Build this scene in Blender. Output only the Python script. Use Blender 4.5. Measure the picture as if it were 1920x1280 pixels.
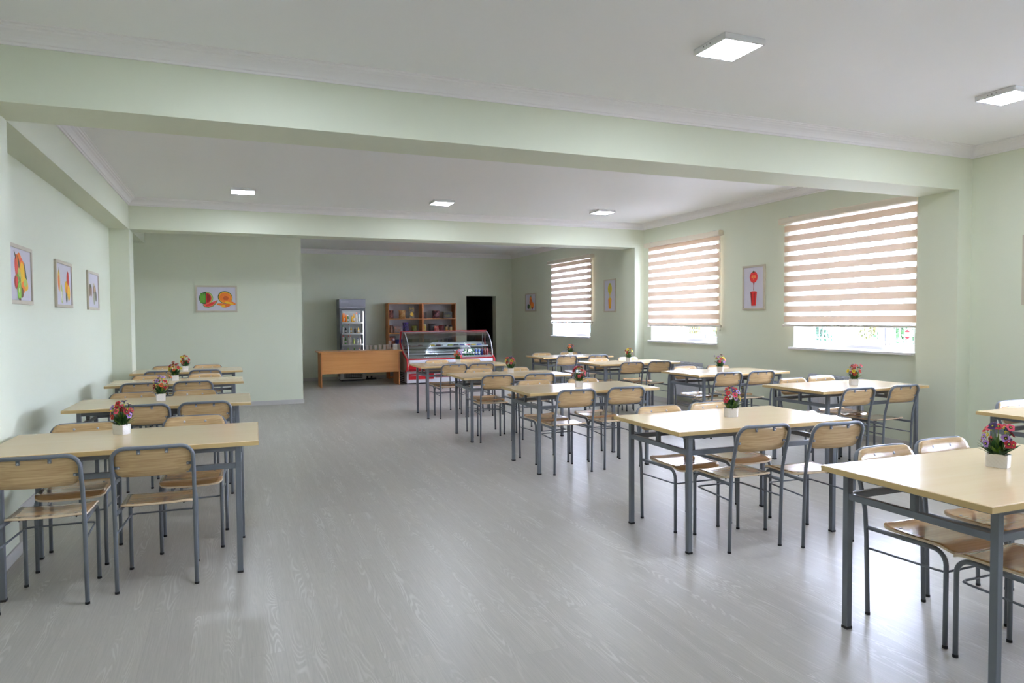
import bpy, math, random
from mathutils import Vector, Matrix
PI = math.pi
S = bpy.context.scene
for o in list(bpy.data.objects): bpy.data.objects.remove(o)
COL = S.collection

# ------------------------------------------------------------------ camera, world, exposure
CAM = dict(h=1.4288730836910355, f=1297.3623818733013, yaw=0.38503210774650765, pit=0.03406989223546124, rol=-0.006895216337758389)
cd = bpy.data.cameras.new('camera'); cam = bpy.data.objects.new('camera', cd); COL.objects.link(cam)
cd.sensor_fit = 'HORIZONTAL'; cd.sensor_width = 36.0; cd.lens = CAM['f'] / 1920 * 36.0
cd.clip_start = 0.05; cd.clip_end = 200
cam.location = (0, 0, CAM['h'])
fwd = Vector((math.sin(CAM['yaw']) * math.cos(CAM['pit']), math.cos(CAM['yaw']) * math.cos(CAM['pit']), -math.sin(CAM['pit'])))
right = Vector((math.cos(CAM['yaw']), -math.sin(CAM['yaw']), 0)); up = right.cross(fwd)
cr, sr = math.cos(CAM['rol']), math.sin(CAM['rol'])
r2 = right * cr + up * sr
u2 = up * cr - right * sr
cam.matrix_world = Matrix(((r2.x, u2.x, -fwd.x, 0), (r2.y, u2.y, -fwd.y, 0), (r2.z, u2.z, -fwd.z, CAM['h']), (0, 0, 0, 1)))
S.camera = cam

SKY = 48.0          # overcast daylight outside
PANEL = 67.0        # ceiling LED panels
world = bpy.data.worlds.new('overcast_sky'); S.world = world; world.use_nodes = True
wn = world.node_tree; wn.nodes.clear()
wo = wn.nodes.new('ShaderNodeOutputWorld'); wb = wn.nodes.new('ShaderNodeBackground')
wg = wn.nodes.new('ShaderNodeTexGradient'); wc = wn.nodes.new('ShaderNodeTexCoord'); wr = wn.nodes.new('ShaderNodeValToRGB')
wm = wn.nodes.new('ShaderNodeMapping'); wm.inputs['Rotation'].default_value = (0, PI / 2, 0)
wn.links.new(wc.outputs['Generated'], wm.inputs['Vector']); wn.links.new(wm.outputs['Vector'], wg.inputs['Vector'])
wn.links.new(wg.outputs['Fac'], wr.inputs['Fac'])
wr.color_ramp.elements[0].color = (0.80, 0.92, 1.24, 1); wr.color_ramp.elements[1].color = (0.84, 0.94, 1.22, 1)
wn.links.new(wr.outputs['Color'], wb.inputs['Color']); wb.inputs['Strength'].default_value = SKY
wn.links.new(wb.outputs[0], wo.inputs['Surface'])
S.view_settings.view_transform = 'Standard'; S.view_settings.look = 'None'
S.view_settings.exposure = 0.68; S.view_settings.gamma = 1.0; S.view_settings.use_curve_mapping = False
S.cycles.max_bounces = 12; S.cycles.diffuse_bounces = 7; S.cycles.glossy_bounces = 4; S.cycles.transparent_max_bounces = 12
S.cycles.sample_clamp_indirect = 6.0

# ------------------------------------------------------------------ measured room (metres)
XL, XP, XR, XC, XD = -1.465, -1.231, 6.724, 6.537, 1.112
Y0, Y1n, Y1f, Y2n, Y2f, Y3, Y4 = -2.2, 4.609, 5.037, 10.408, 10.793, 12.221, 16.587
ZB, ZT = 2.636, 3.045
WIN = [(5.20, 6.91), (8.435, 10.18), (12.37, 14.12), (1.70, 3.42), (-1.0, 0.72)]  # last two windows are unseen, added to light the front of the room
ZW0, ZW1 = 1.0, 2.64

# ------------------------------------------------------------------ materials
def lin(c): return tuple(((v / 255) / 12.92 if v / 255 <= 0.04045 else ((v / 255 + 0.055) / 1.055) ** 2.4) for v in c)
class NT:
    def __init__(s, name):
        s.m = bpy.data.materials.new(name); s.m.use_nodes = True; s.t = s.m.node_tree; s.t.nodes.clear()
        s.out = s.n('ShaderNodeOutputMaterial')
    def n(s, t, **k):
        x = s.t.nodes.new(t)
        for a, b in k.items(): setattr(x, a, b)
        return x
    def l(s, a, b): s.t.links.new(a, b)
    def put(s, inp, v):
        if hasattr(v, 'is_linked') or hasattr(v, 'links'): s.l(v, inp)
        else: inp.default_value = v
    def math(s, op, a, b=0.0, c=None):
        x = s.n('ShaderNodeMath', operation=op); s.put(x.inputs[0], a); s.put(x.inputs[1], b)
        if c is not None: s.put(x.inputs[2], c)
        return x.outputs[0]
    def mix(s, f, a, b):
        x = s.n('ShaderNodeMix', data_type='RGBA'); s.put(x.inputs['Factor'], f)
        for i, v in ((6, a), (7, b)):
            if isinstance(v, tuple): x.inputs[i].default_value = (*v[:3], 1)
            else: s.l(v, x.inputs[i])
        return x.outputs[2]
    def ramp(s, f, stops):
        x = s.n('ShaderNodeValToRGB'); s.put(x.inputs[0], f); e = x.color_ramp.elements
        while len(e) < len(stops): e.new(0.5)
        for q, (p, c) in zip(e, stops):
            q.position = p; q.color = (c, c, c, 1) if not isinstance(c, tuple) else (*c[:3], 1)
        return x.outputs[0]
    def coord(s, scale=(1, 1, 1), rnd=0.0):
        tc = s.n('ShaderNodeTexCoord'); mp = s.n('ShaderNodeMapping'); mp.inputs['Scale'].default_value = scale
        s.l(tc.outputs['Object'], mp.inputs['Vector'])
        if rnd:
            oi = s.n('ShaderNodeObjectInfo'); r = s.math('MULTIPLY', oi.outputs['Random'], rnd)
            cb = s.n('ShaderNodeCombineXYZ'); s.l(r, cb.inputs[0]); s.l(r, cb.inputs[1]); s.l(r, cb.inputs[2])
            s.l(cb.outputs[0], mp.inputs['Location'])
        return mp.outputs[0]
    def noise(s, vec, scale, detail=3, rough=0.5, dist=0.0):
        x = s.n('ShaderNodeTexNoise'); s.l(vec, x.inputs['Vector']); x.inputs['Scale'].default_value = scale
        x.inputs['Detail'].default_value = detail; x.inputs['Roughness'].default_value = rough; x.inputs['Distortion'].default_value = dist
        return x.outputs[0]
    def bsdf(s, col, rough=0.5, metal=0.0, coat=0.0, spec=0.5, bump=None, bstr=0.2, bdist=0.002, trans=0.0, emis=None, es=0.0):
        b = s.n('ShaderNodeBsdfPrincipled')
        if isinstance(col, tuple): b.inputs['Base Color'].default_value = (*col[:3], 1)
        else: s.l(col, b.inputs['Base Color'])
        s.put(b.inputs['Roughness'], rough); b.inputs['Metallic'].default_value = metal
        b.inputs['Coat Weight'].default_value = coat; b.inputs['Coat Roughness'].default_value = 0.12
        b.inputs['Specular IOR Level'].default_value = spec; b.inputs['Transmission Weight'].default_value = trans
        if emis: b.inputs['Emission Color'].default_value = (*emis, 1); b.inputs['Emission Strength'].default_value = es
        if bump is not None:
            k = s.n('ShaderNodeBump'); k.inputs['Strength'].default_value = bstr; k.inputs['Distance'].default_value = bdist
            s.l(bump, k.inputs['Height']); s.l(k.outputs[0], b.inputs['Normal'])
        s.l(b.outputs[0], s.out.inputs['Surface'])
        return b

M = {}
def pm(name, c, rough=0.5, var=0.05, scale=6.0, **k):
    """plain material: colour with a little procedural unevenness"""
    if name in M: return M[name]
    n = NT(name); c = lin(c)
    f = n.noise(n.coord(rnd=7.0), scale, 2)
    col = n.mix(f, tuple(min(1, v * (1 - var)) for v in c), tuple(min(1, v * (1 + var)) for v in c))
    n.bsdf(col, rough, **k); M[name] = n.m; return n.m

def paint(name, c, var=0.02):
    n = NT(name); c = lin(c); v = n.coord()
    f = n.noise(v, 1.3, 3); b = n.noise(v, 90.0, 2)
    n.bsdf(n.mix(f, tuple(x * (1 - var) for x in c), tuple(x * (1 + var) for x in c)), 0.55, spec=0.35, bump=b, bstr=0.05, bdist=0.001)
    M[name] = n.m; return n.m
GREEN = paint('green_wall_paint', (220, 225, 205))
CEIL = paint('white_ceiling_paint', (241, 241, 241), 0.01)
PLASTER = paint('cornice_plaster', (240, 238, 238), 0.01)
BASE = paint('baseboard_vinyl', (196, 194, 190), 0.03)
CORRSH = paint('corridor_shade_grey', (60, 60, 58), 0.05)  # dark grey stands in for the missing light in there
PVC = pm('white_pvc', (238, 238, 240), 0.25, 0.01)
METAL = pm('grey_blue_enamel', (111, 116, 124), 0.38, 0.04, 9, spec=0.5)
RUBBER = pm('black_rubber', (22, 22, 24), 0.6)
STEEL = pm('zinc_steel', (190, 192, 196), 0.28, 0.05, metal=0.9)
BLACK = pm('black_plastic', (24, 24, 26), 0.4)

def wood(name, c1, c2, rough, gscale=1.0, along=0, coat=0.0, fine=0.5, knots=0.5):
    n = NT(name); c1 = lin(c1); c2 = lin(c2)
    sc = [26.0, 26.0, 26.0]; sc[along] = 1.6
    v = n.coord(tuple(x * gscale for x in sc), rnd=40.0)
    f1 = n.noise(v, 1.0, 4, 0.6, 0.6)
    sc2 = [120.0, 120.0, 120.0]; sc2[along] = 3.0
    v2 = n.coord(tuple(x * gscale for x in sc2), rnd=13.0)
    f2 = n.noise(v2, 1.0, 2)
    f = n.math('ADD', n.math('MULTIPLY', f1, knots), n.math('MULTIPLY', f2, fine))
    f = n.ramp(f, [(0.3, 0.0), (0.7, 1.0)])
    n.bsdf(n.mix(f, c1, c2), rough, coat=coat, bump=f2, bstr=0.05, bdist=0.0005)
    M[name] = n.m; return n.m
TOPW = wood('maple_laminate', (231, 205, 166), (236, 213, 178), 0.15, 0.6, 0, coat=0.3, fine=0.2, knots=0.5)
EDGEW = pm('table_edge_band', (205, 177, 124), 0.35, 0.08, 20)
OAK = wood('oak_plywood', (180, 146, 100), (213, 182, 136), 0.22, 1.0, 0, coat=0.25, fine=0.75, knots=0.3)
SEATW = wood('lacquered_seat_oak', (150, 112, 72), (186, 148, 104), 0.14, 1.0, 0, coat=0.5)
OAKE = pm('plywood_edge', (226, 204, 172), 0.5, 0.12, 40)
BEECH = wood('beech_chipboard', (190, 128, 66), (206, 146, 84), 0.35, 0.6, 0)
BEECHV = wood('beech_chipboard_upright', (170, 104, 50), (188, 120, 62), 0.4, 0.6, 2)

def floor_mat():
    n = NT('grey_oak_laminate'); W, Lp = 0.19, 1.28
    tc = n.n('ShaderNodeTexCoord'); sx = n.n('ShaderNodeSeparateXYZ'); n.l(tc.outputs['Object'], sx.inputs[0])
    x, y = sx.outputs[0], sx.outputs[1]
    row = n.math('FLOOR', n.math('DIVIDE', x, W)); fx = n.math('FRACT', n.math('DIVIDE', x, W))
    wn1 = n.n('ShaderNodeTexWhiteNoise', noise_dimensions='1D'); n.l(row, wn1.inputs['W'])
    yy = n.math('ADD', n.math('DIVIDE', y, Lp), wn1.outputs['Value'])
    colu = n.math('FLOOR', yy); fy = n.math('FRACT', yy)
    cb = n.n('ShaderNodeCombineXYZ'); n.l(row, cb.inputs[0]); n.l(colu, cb.inputs[1])
    wn2 = n.n('ShaderNodeTexWhiteNoise', noise_dimensions='2D'); n.l(cb.outputs[0], wn2.inputs['Vector'])
    rnd = wn2.outputs['Value']
    off = n.math('MULTIPLY', rnd, 57.0)
    g = n.n('ShaderNodeCombineXYZ'); n.l(n.math('MULTIPLY', x, 11.0), g.inputs[0])
    n.l(n.math('ADD', n.math('MULTIPLY', y, 1.15), off), g.inputs[1]); n.l(off, g.inputs[2])
    f = n.noise(g.outputs[0], 1.0, 1.5, 0.45, 0.25)
    sn = n.math('SINE', n.math('MULTIPLY', f, 150.0))
    ring = n.ramp(n.math('ADD', n.math('MULTIPLY', sn, 0.5), 0.5), [(0.45, 0.0), (0.95, 1.0)])
    g2 = n.n('ShaderNodeCombineXYZ'); n.l(n.math('MULTIPLY', x, 160.0), g2.inputs[0]); n.l(n.math('ADD', n.math('MULTIPLY', y, 5.0), off), g2.inputs[1])
    fine = n.noise(g2.outputs[0], 1.0, 3, 0.6)
    g3 = n.n('ShaderNodeCombineXYZ'); n.l(n.math('MULTIPLY', x, 14.0), g3.inputs[0]); n.l(n.math('ADD', n.math('MULTIPLY', y, 0.7), off), g3.inputs[1])
    patch = n.ramp(n.noise(g3.outputs[0], 1.0, 2), [(0.47, 0.0), (0.66, 1.0)])
    base = n.mix(rnd, lin((177, 173, 166)), lin((184, 180, 172)))
    base = n.mix(n.math('MULTIPLY', fine, 0.7), base, lin((142, 139, 132)))
    col = n.mix(n.math('MULTIPLY', n.math('MULTIPLY', ring, patch), 0.62), base, lin((198, 196, 190)))
    # seams
    e1 = n.math('LESS_THAN', n.math('MINIMUM', fx, n.math('SUBTRACT', 1.0, fx)), 0.006)
    e2 = n.math('LESS_THAN', n.math('MINIMUM', fy, n.math('SUBTRACT', 1.0, fy)), 0.001)
    col = n.mix(n.math('MULTIPLY', n.math('MAXIMUM', e1, e2), 0.16), col, lin((110, 106, 100)))
    n.bsdf(col, n.math('ADD', 0.27, n.math('MULTIPLY', fine, 0.12)), spec=0.5, bump=fine, bstr=0.08, bdist=0.0006)
    return n.m
FLOOR = floor_mat()

def glass_mat(name, tint=(1, 1, 1), gl=0.07, rough=0.02):
    n = NT(name); t = n.n('ShaderNodeBsdfTransparent'); t.inputs[0].default_value = (*tint, 1)
    g = n.n('ShaderNodeBsdfGlossy'); g.inputs['Roughness'].default_value = rough
    lw = n.n('ShaderNodeLayerWeight'); lw.inputs[0].default_value = 0.25
    mx = n.n('ShaderNodeMixShader'); n.l(n.math('ADD', n.math('MULTIPLY', lw.outputs['Fresnel'], 0.6), gl * 0.3), mx.inputs[0])
    n.l(t.outputs[0], mx.inputs[1]); n.l(g.outputs[0], mx.inputs[2]); n.l(mx.outputs[0], n.out.inputs['Surface'])
    M[name] = n.m; return n.m
GLASS = glass_mat('clear_glass')
CASEGLASS = glass_mat('display_glass', (0.94, 0.96, 0.95), 0.03, 0.03)
def cup_mat():
    n = NT('clear_cup_plastic'); t = n.n('ShaderNodeBsdfTransparent'); d = n.n('ShaderNodeBsdfDiffuse'); d.inputs[0].default_value = (0.85, 0.86, 0.87, 1)
    g = n.n('ShaderNodeBsdfGlossy'); g.inputs['Roughness'].default_value = 0.1; f = n.noise(n.coord(), 40.0, 2)
    a = n.n('ShaderNodeMixShader'); a.inputs[0].default_value = 0.25; n.l(d.outputs[0], a.inputs[1]); n.l(g.outputs[0], a.inputs[2])
    b = n.n('ShaderNodeMixShader'); n.l(n.math('ADD', 0.26, n.math('MULTIPLY', f, 0.1)), b.inputs[0]); n.l(t.outputs[0], b.inputs[1]); n.l(a.outputs[0], b.inputs[2])
    n.l(b.outputs[0], n.out.inputs['Surface']); return n.m
CUPM = cup_mat()

def fabric_mat(name, z0, period=0.129, frac=0.61):
    n = NT(name); tc = n.n('ShaderNodeTexCoord'); sx = n.n('ShaderNodeSeparateXYZ'); n.l(tc.outputs['Object'], sx.inputs[0])
    fr = n.math('FRACT', n.math('DIVIDE', n.math('SUBTRACT', sx.outputs[2], z0 - 20 * period), period))
    band = n.math('LESS_THAN', fr, frac)
    weave = n.noise(n.coord((1, 60, 400)), 1.0, 2)
    bc = n.mix(weave, lin((220, 192, 166)), lin((230, 206, 182)))
    d = n.n('ShaderNodeBsdfDiffuse'); n.l(bc, d.inputs[0]); t = n.n('ShaderNodeBsdfTranslucent'); n.l(bc, t.inputs[0])
    m1 = n.n('ShaderNodeMixShader'); m1.inputs[0].default_value = 0.025; n.l(d.outputs[0], m1.inputs[1]); n.l(t.outputs[0], m1.inputs[2])
    d2 = n.n('ShaderNodeBsdfDiffuse'); d2.inputs[0].default_value = (0.85, 0.82, 0.74, 1)
    t2 = n.n('ShaderNodeBsdfTranslucent'); t2.inputs[0].default_value = (0.92, 0.92, 0.9, 1)
    m2 = n.n('ShaderNodeMixShader'); m2.inputs[0].default_value = 0.6; n.l(d2.outputs[0], m2.inputs[1]); n.l(t2.outputs[0], m2.inputs[2])
    tr = n.n('ShaderNodeBsdfTransparent'); m3 = n.n('ShaderNodeMixShader'); m3.inputs[0].default_value = 0.62
    n.l(m2.outputs[0], m3.inputs[1]); n.l(tr.outputs[0], m3.inputs[2])
    m4 = n.n('ShaderNodeMixShader'); n.l(band, m4.inputs[0]); n.l(m3.outputs[0], m4.inputs[1]); n.l(m1.outputs[0], m4.inputs[2])
    n.l(m4.outputs[0], n.out.inputs['Surface']); return n.m

def emit(name, c, st):
    n = NT(name); e = n.n('ShaderNodeEmission'); e.inputs[0].default_value = (*c, 1); e.inputs[1].default_value = st
    n.l(e.outputs[0], n.out.inputs['Surface']); M[name] = n.m; return n.m
LED = emit('led_diffuser', (0.88, 0.95, 1.1), PANEL)
FRLED = emit('fridge_glow', (0.93, 0.97, 1.0), 9.0)

# ------------------------------------------------------------------ mesh builder
class MB:
    def __init__(s): s.v = []; s.f = []; s.mi = []; s.sm = []
    def add(s, vs, fs, mi=0, smooth=False):
        o = len(s.v); s.v += [tuple(p) for p in vs]
        for f in fs: s.f.append(tuple(i + o for i in f)); s.mi.append(mi); s.sm.append(smooth)
        return s
    def box(s, x0, x1, y0, y1, z0, z1, mi=0, mat=None):
        vs = [(x, y, z) for z in (z0, z1) for y in (y0, y1) for x in (x0, x1)]
        if mat is not None: vs = [mat @ Vector(p) for p in vs]
        return s.add(vs, [(0, 2, 3, 1), (4, 5, 7, 6), (0, 1, 5, 4), (2, 6, 7, 3), (0, 4, 6, 2), (1, 3, 7, 5)], mi)
    def prism(s, pts, a0, a1, axis=0, mi=0, smooth=False, mside=None):
        """polygon (2D) extruded along axis; pts are the other two axes in order"""
        def P(a, p):
            q = list(p); q.insert(axis, a); return tuple(q)
        n = len(pts); vs = [P(a0, p) for p in pts] + [P(a1, p) for p in pts]
        area = sum(pts[i][0] * pts[(i + 1) % n][1] - pts[(i + 1) % n][0] * pts[i][1] for i in range(n))
        flip = (area > 0) != (axis == 1)
        caps = [tuple(range(n)), tuple(range(2 * n - 1, n - 1, -1))]
        if flip: caps = [tuple(reversed(c)) for c in caps]
        sd = [(i, i + n, (i + 1) % n + n, (i + 1) % n) for i in range(n)]
        if flip: sd = [tuple(reversed(c)) for c in sd]
        if (a1 < a0): caps = [tuple(reversed(c)) for c in caps]; sd = [tuple(reversed(c)) for c in sd]
        s.add(vs, caps, mi); o = len(s.v) - 2 * n
        for f in sd: s.f.append(tuple(i + o for i in f)); s.mi.append(mi if mside is None else mside); s.sm.append(smooth)
        return s
    def tube(s, pts, r, seg=10, mi=0, closed=False, cap=True):
        pts = [Vector(p) for p in pts]; n = len(pts); rs = r if isinstance(r, (list, tuple)) else [r] * n
        vs = []; ref = None
        for i in range(n):
            a = pts[i - 1] if (i > 0 or closed) else pts[i]; b = pts[(i + 1) % n] if (i < n - 1 or closed) else pts[i]
            d = (b - a).normalized()
            if ref is None: ref = Vector((0, 0, 1)) if abs(d.z) < 0.9 else Vector((0, 1, 0))
            e = d.cross(ref)
            if e.length < 1e-6: e = d.orthogonal()
            e.normalize(); g = e.cross(d).normalized(); ref = g
            for k in range(seg):
                t = 2 * PI * k / seg; vs.append(pts[i] + (e * math.cos(t) + g * math.sin(t)) * rs[i])
        fs = []
        for i in range(n if closed else n - 1):
            j = (i + 1) % n
            for k in range(seg):
                l = (k + 1) % seg; fs.append((i * seg + k, i * seg + l, j * seg + l, j * seg + k))
        s.add(vs, fs, mi, True)
        if cap and not closed:
            o = len(s.v) - len(vs)
            s.f.append(tuple(o + k for k in reversed(range(seg)))); s.mi.append(mi); s.sm.append(False)
            s.f.append(tuple(o + (n - 1) * seg + k for k in range(seg))); s.mi.append(mi); s.sm.append(False)
        return s
    def lathe(s, prof, c=(0, 0, 0), seg=14, mi=0, axis=2, smooth=True):
        vs = []
        for r, z in prof:
            for k in range(seg):
                t = 2 * PI * k / seg; p = (r * math.cos(t), r * math.sin(t), z)
                if axis == 1: p = (p[0], p[2], p[1])
                if axis == 0: p = (p[2], p[0], p[1])
                vs.append((p[0] + c[0], p[1] + c[1], p[2] + c[2]))
        fs = []
        for i in range(len(prof) - 1):
            for k in range(seg):
                l = (k + 1) % seg; q = (i * seg + k, i * seg + l, (i + 1) * seg + l, (i + 1) * seg + k)
                fs.append(q if axis != 1 else tuple(reversed(q)))
        s.add(vs, fs, mi, smooth)
        return s
    def build(s, name, mats, parent=None, loc=None, rotz=None, bevel=0.0, bseg=2):
        me = bpy.data.meshes.new(name); me.from_pydata(s.v, [], s.f)
        for m in (mats if isinstance(mats, (list, tuple)) else [mats]): me.materials.append(m)
        me.polygons.foreach_set('material_index', s.mi); me.polygons.foreach_set('use_smooth', s.sm); me.update()
        o = bpy.data.objects.new(name, me); COL.objects.link(o)
        if parent is not None: o.parent = parent
        if loc is not None: o.location = loc
        if rotz is not None: o.rotation_euler = (0, 0, rotz)
        if bevel:
            b = o.modifiers.new('bevel', 'BEVEL'); b.width = bevel; b.segments = bseg; b.limit_method = 'ANGLE'; b.angle_limit = math.radians(50)
        return o
def arc(c, r, a0, a1, n):
    return [(c[0] + r * math.cos(math.radians(a0 + (a1 - a0) * i / n)), c[1] + r * math.sin(math.radians(a0 + (a1 - a0) * i / n))) for i in range(n + 1)]
def rrect(x0, x1, z0, z1, r, n=5, rb=None):
    rb = r if rb is None else rb
    return (arc((x1 - rb, z0 + rb), rb, -90, 0, n) + arc((x1 - r, z1 - r), r, 0, 90, n) + arc((x0 + r, z1 - r), r, 90, 180, n) + arc((x0 + rb, z0 + rb), rb, 180, 270, n))

def tag(o, label=None, cat=None, group=None, kind=None):
    if label: o['label'] = label
    if cat: o['category'] = cat
    if group: o['group'] = group
    if kind: o['kind'] = kind
    return o
def thing(name, loc=(0, 0, 0), rz=0.0, **k):
    o = bpy.data.objects.new(name, None); COL.objects.link(o); o.location = loc; o.rotation_euler = (0, 0, rz)
    o.empty_display_size = 0.1
    return tag(o, **k)
KIDS = {}
def kids(o): return [c for c in bpy.data.objects if c.parent == o]
def copy_tree(o, parent=None):
    c = o.copy(); COL.objects.link(c); c.parent = parent
    for ch in (KIDS.setdefault(o, kids(o))): copy_tree(ch, c)
    return c
def struct(name, mb, mats, **k): return tag(mb.build(name, mats, **k), kind='structure')

# ------------------------------------------------------------------ room shell
struct('floor', MB().box(XL - 0.3, XR + 0.3, Y0 - 0.3, Y4 + 3.5, -0.15, 0.0), FLOOR)
struct('ceiling', MB().box(XL - 0.3, XR + 0.3, Y0 - 0.3, Y4 + 0.3, ZT, ZT + 0.2), CEIL)
struct('wall_left', MB().box(XL - 0.25, XL, Y0 - 0.25, Y4 + 0.3, 0, ZT), GREEN)
def holed(mb, plane, t, a0, a1, z0, z1, holes, axis):
    """wall slab from plane to plane+t along axis, cells around rectangular holes (a0,a1,z0,z1)"""
    As = sorted({a0, a1, *[h[0] for h in holes], *[h[1] for h in holes]})
    for i in range(len(As) - 1):
        A, B = As[i], As[i + 1]; hs = [h for h in holes if h[0] <= A + 1e-6 and h[1] >= B - 1e-6]
        segs = [(z0, z1)]
        if hs: segs = [(z0, hs[0][2]), (hs[0][3], z1)]
        for p, q in segs:
            if q - p < 1e-4: continue
            if axis == 0: mb.box(plane, plane + t, A, B, p, q)
            else: mb.box(A, B, plane, plane + t, p, q)
    return mb
struct('wall_right', holed(MB(), XR, 0.34, Y0 - 0.25, Y4 + 0.3, 0, ZT, [(a, b, ZW0, ZW1) for a, b in WIN], 0), GREEN)
struct('wall_front', MB().box(XL, XR, Y0 - 0.34, Y0, 0, ZT), GREEN)
DX0, DX1, DZ = 5.49, 6.285, 1.99
struct('wall_back', holed(MB(), Y4, 0.25, XL, XR, 0, ZT, [(DX0, DX1, 0, DZ)], 1), GREEN)
struct('wall_partition', MB().box(XL, XD, Y3, Y4, 0, ZT), GREEN)
# unlit room behind the doorway, its shade put into the wall colour
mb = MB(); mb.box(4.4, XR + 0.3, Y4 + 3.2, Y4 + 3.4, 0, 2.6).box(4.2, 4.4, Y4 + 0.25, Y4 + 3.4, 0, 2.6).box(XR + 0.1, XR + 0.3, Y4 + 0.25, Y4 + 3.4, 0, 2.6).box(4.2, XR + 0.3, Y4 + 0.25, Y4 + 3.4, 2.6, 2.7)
struct('wall_corridor', mb, CORRSH)
# beams and pillars
struct('beam_front', MB().box(XP, XR, Y1n, Y1f, ZB, ZT), GREEN)
struct('beam_rear', MB().box(XP, XR, Y2n, Y2f, ZB, ZT), GREEN)
struct('beam_left', MB().box(XL, XP, Y0, Y3, ZB, ZT), GREEN)
for nm, a, b in (('front', Y1n, Y1f), ('rear', Y2n, Y2f)):
    struct('pillar_left_' + nm, MB().box(XL, XP, a, b, 0, ZB), GREEN)
    struct('pillar_right_' + nm, MB().box(XC, XR, a, b, 0, ZB), GREEN)
# plaster cornices: profile (projection, height)
CP = [(0, -0.100), (0.012, -0.100), (0.016, -0.088), (0.026, -0.084), (0.030, -0.070), (0.036, -0.056), (0.048, -0.040), (0.064, -0.030), (0.068, -0.022), (0.080, -0.018), (0.084, -0.008), (0.098, -0.006), (0.098, 0.0), (0, 0)]
tn = [0]
def cornice(kind, plane, sgn, a0, a1):
    tn[0] += 1; pts = [(plane + sgn * p, ZT + z) for p, z in CP]
    mb = MB()
    mb.prism(pts, a0, a1, 1 if kind == 'x' else 0)
    struct('trim_%d' % tn[0], mb, PLASTER)
for a, b, xr in ((Y0, Y1n, XR), (Y1f, Y2n, XR), (Y2f, Y4, XR)):
    cornice('x', XR, -1, a, b)
    if b < Y4: cornice('x', XP, 1, a, b)
cornice('x', XP, 1, Y2f, Y3); cornice('x', XD, 1, Y3, Y4)
for pl, sg, a, b in ((Y0, 1, XP, XR), (Y1n, -1, XP, XR), (Y1f, 1, XP, XR), (Y2n, -1, XP, XR), (Y2f, 1, XP, XR), (Y3, -1, XP, XD + 0.098), (Y4, -1, XD, XR)):
    cornice('y', pl, sg, a, b)
# baseboards
BH, BT = 0.075, 0.014
def baseb(name, segs):
    mb = MB()
    for (x0, x1, y0, y1) in segs:
        mb.box(x0, x1, y0, y1, 0, BH)
    struct('baseboard_' + name, mb, BASE, bevel=0.004)
baseb('left', [(XL, XL + BT, Y0, Y1n - BT), (XP, XP + BT, Y1n - BT, Y1f + BT), (XL, XP, Y1n - BT, Y1n), (XL, XP, Y1f, Y1f + BT), (XL, XL + BT, Y1f + BT, Y2n - BT), (XP, XP + BT, Y2n - BT, Y2f + BT), (XL, XP, Y2n - BT, Y2n), (XL, XP, Y2f, Y2f + BT), (XL, XL + BT, Y2f + BT, Y3)])
baseb('right', [(XR - BT, XR, Y0, Y1n - BT), (XC - BT, XC, Y1n - BT, Y1f + BT), (XC, XR, Y1n - BT, Y1n), (XC, XR, Y1f, Y1f + BT), (XR - BT, XR, Y1f + BT, Y2n - BT), (XC - BT, XC, Y2n - BT, Y2f + BT), (XC, XR, Y2n - BT, Y2n), (XC, XR, Y2f, Y2f + BT), (XR - BT, XR, Y2f + BT, Y4)])
baseb('partition', [(XL + BT, XD + BT, Y3 - BT, Y3), (XD, XD + BT, Y3, Y4 - BT)])
baseb('back', [(XD, DX0, Y4 - BT, Y4), (DX1, XR - BT, Y4 - BT, Y4)])

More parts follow.
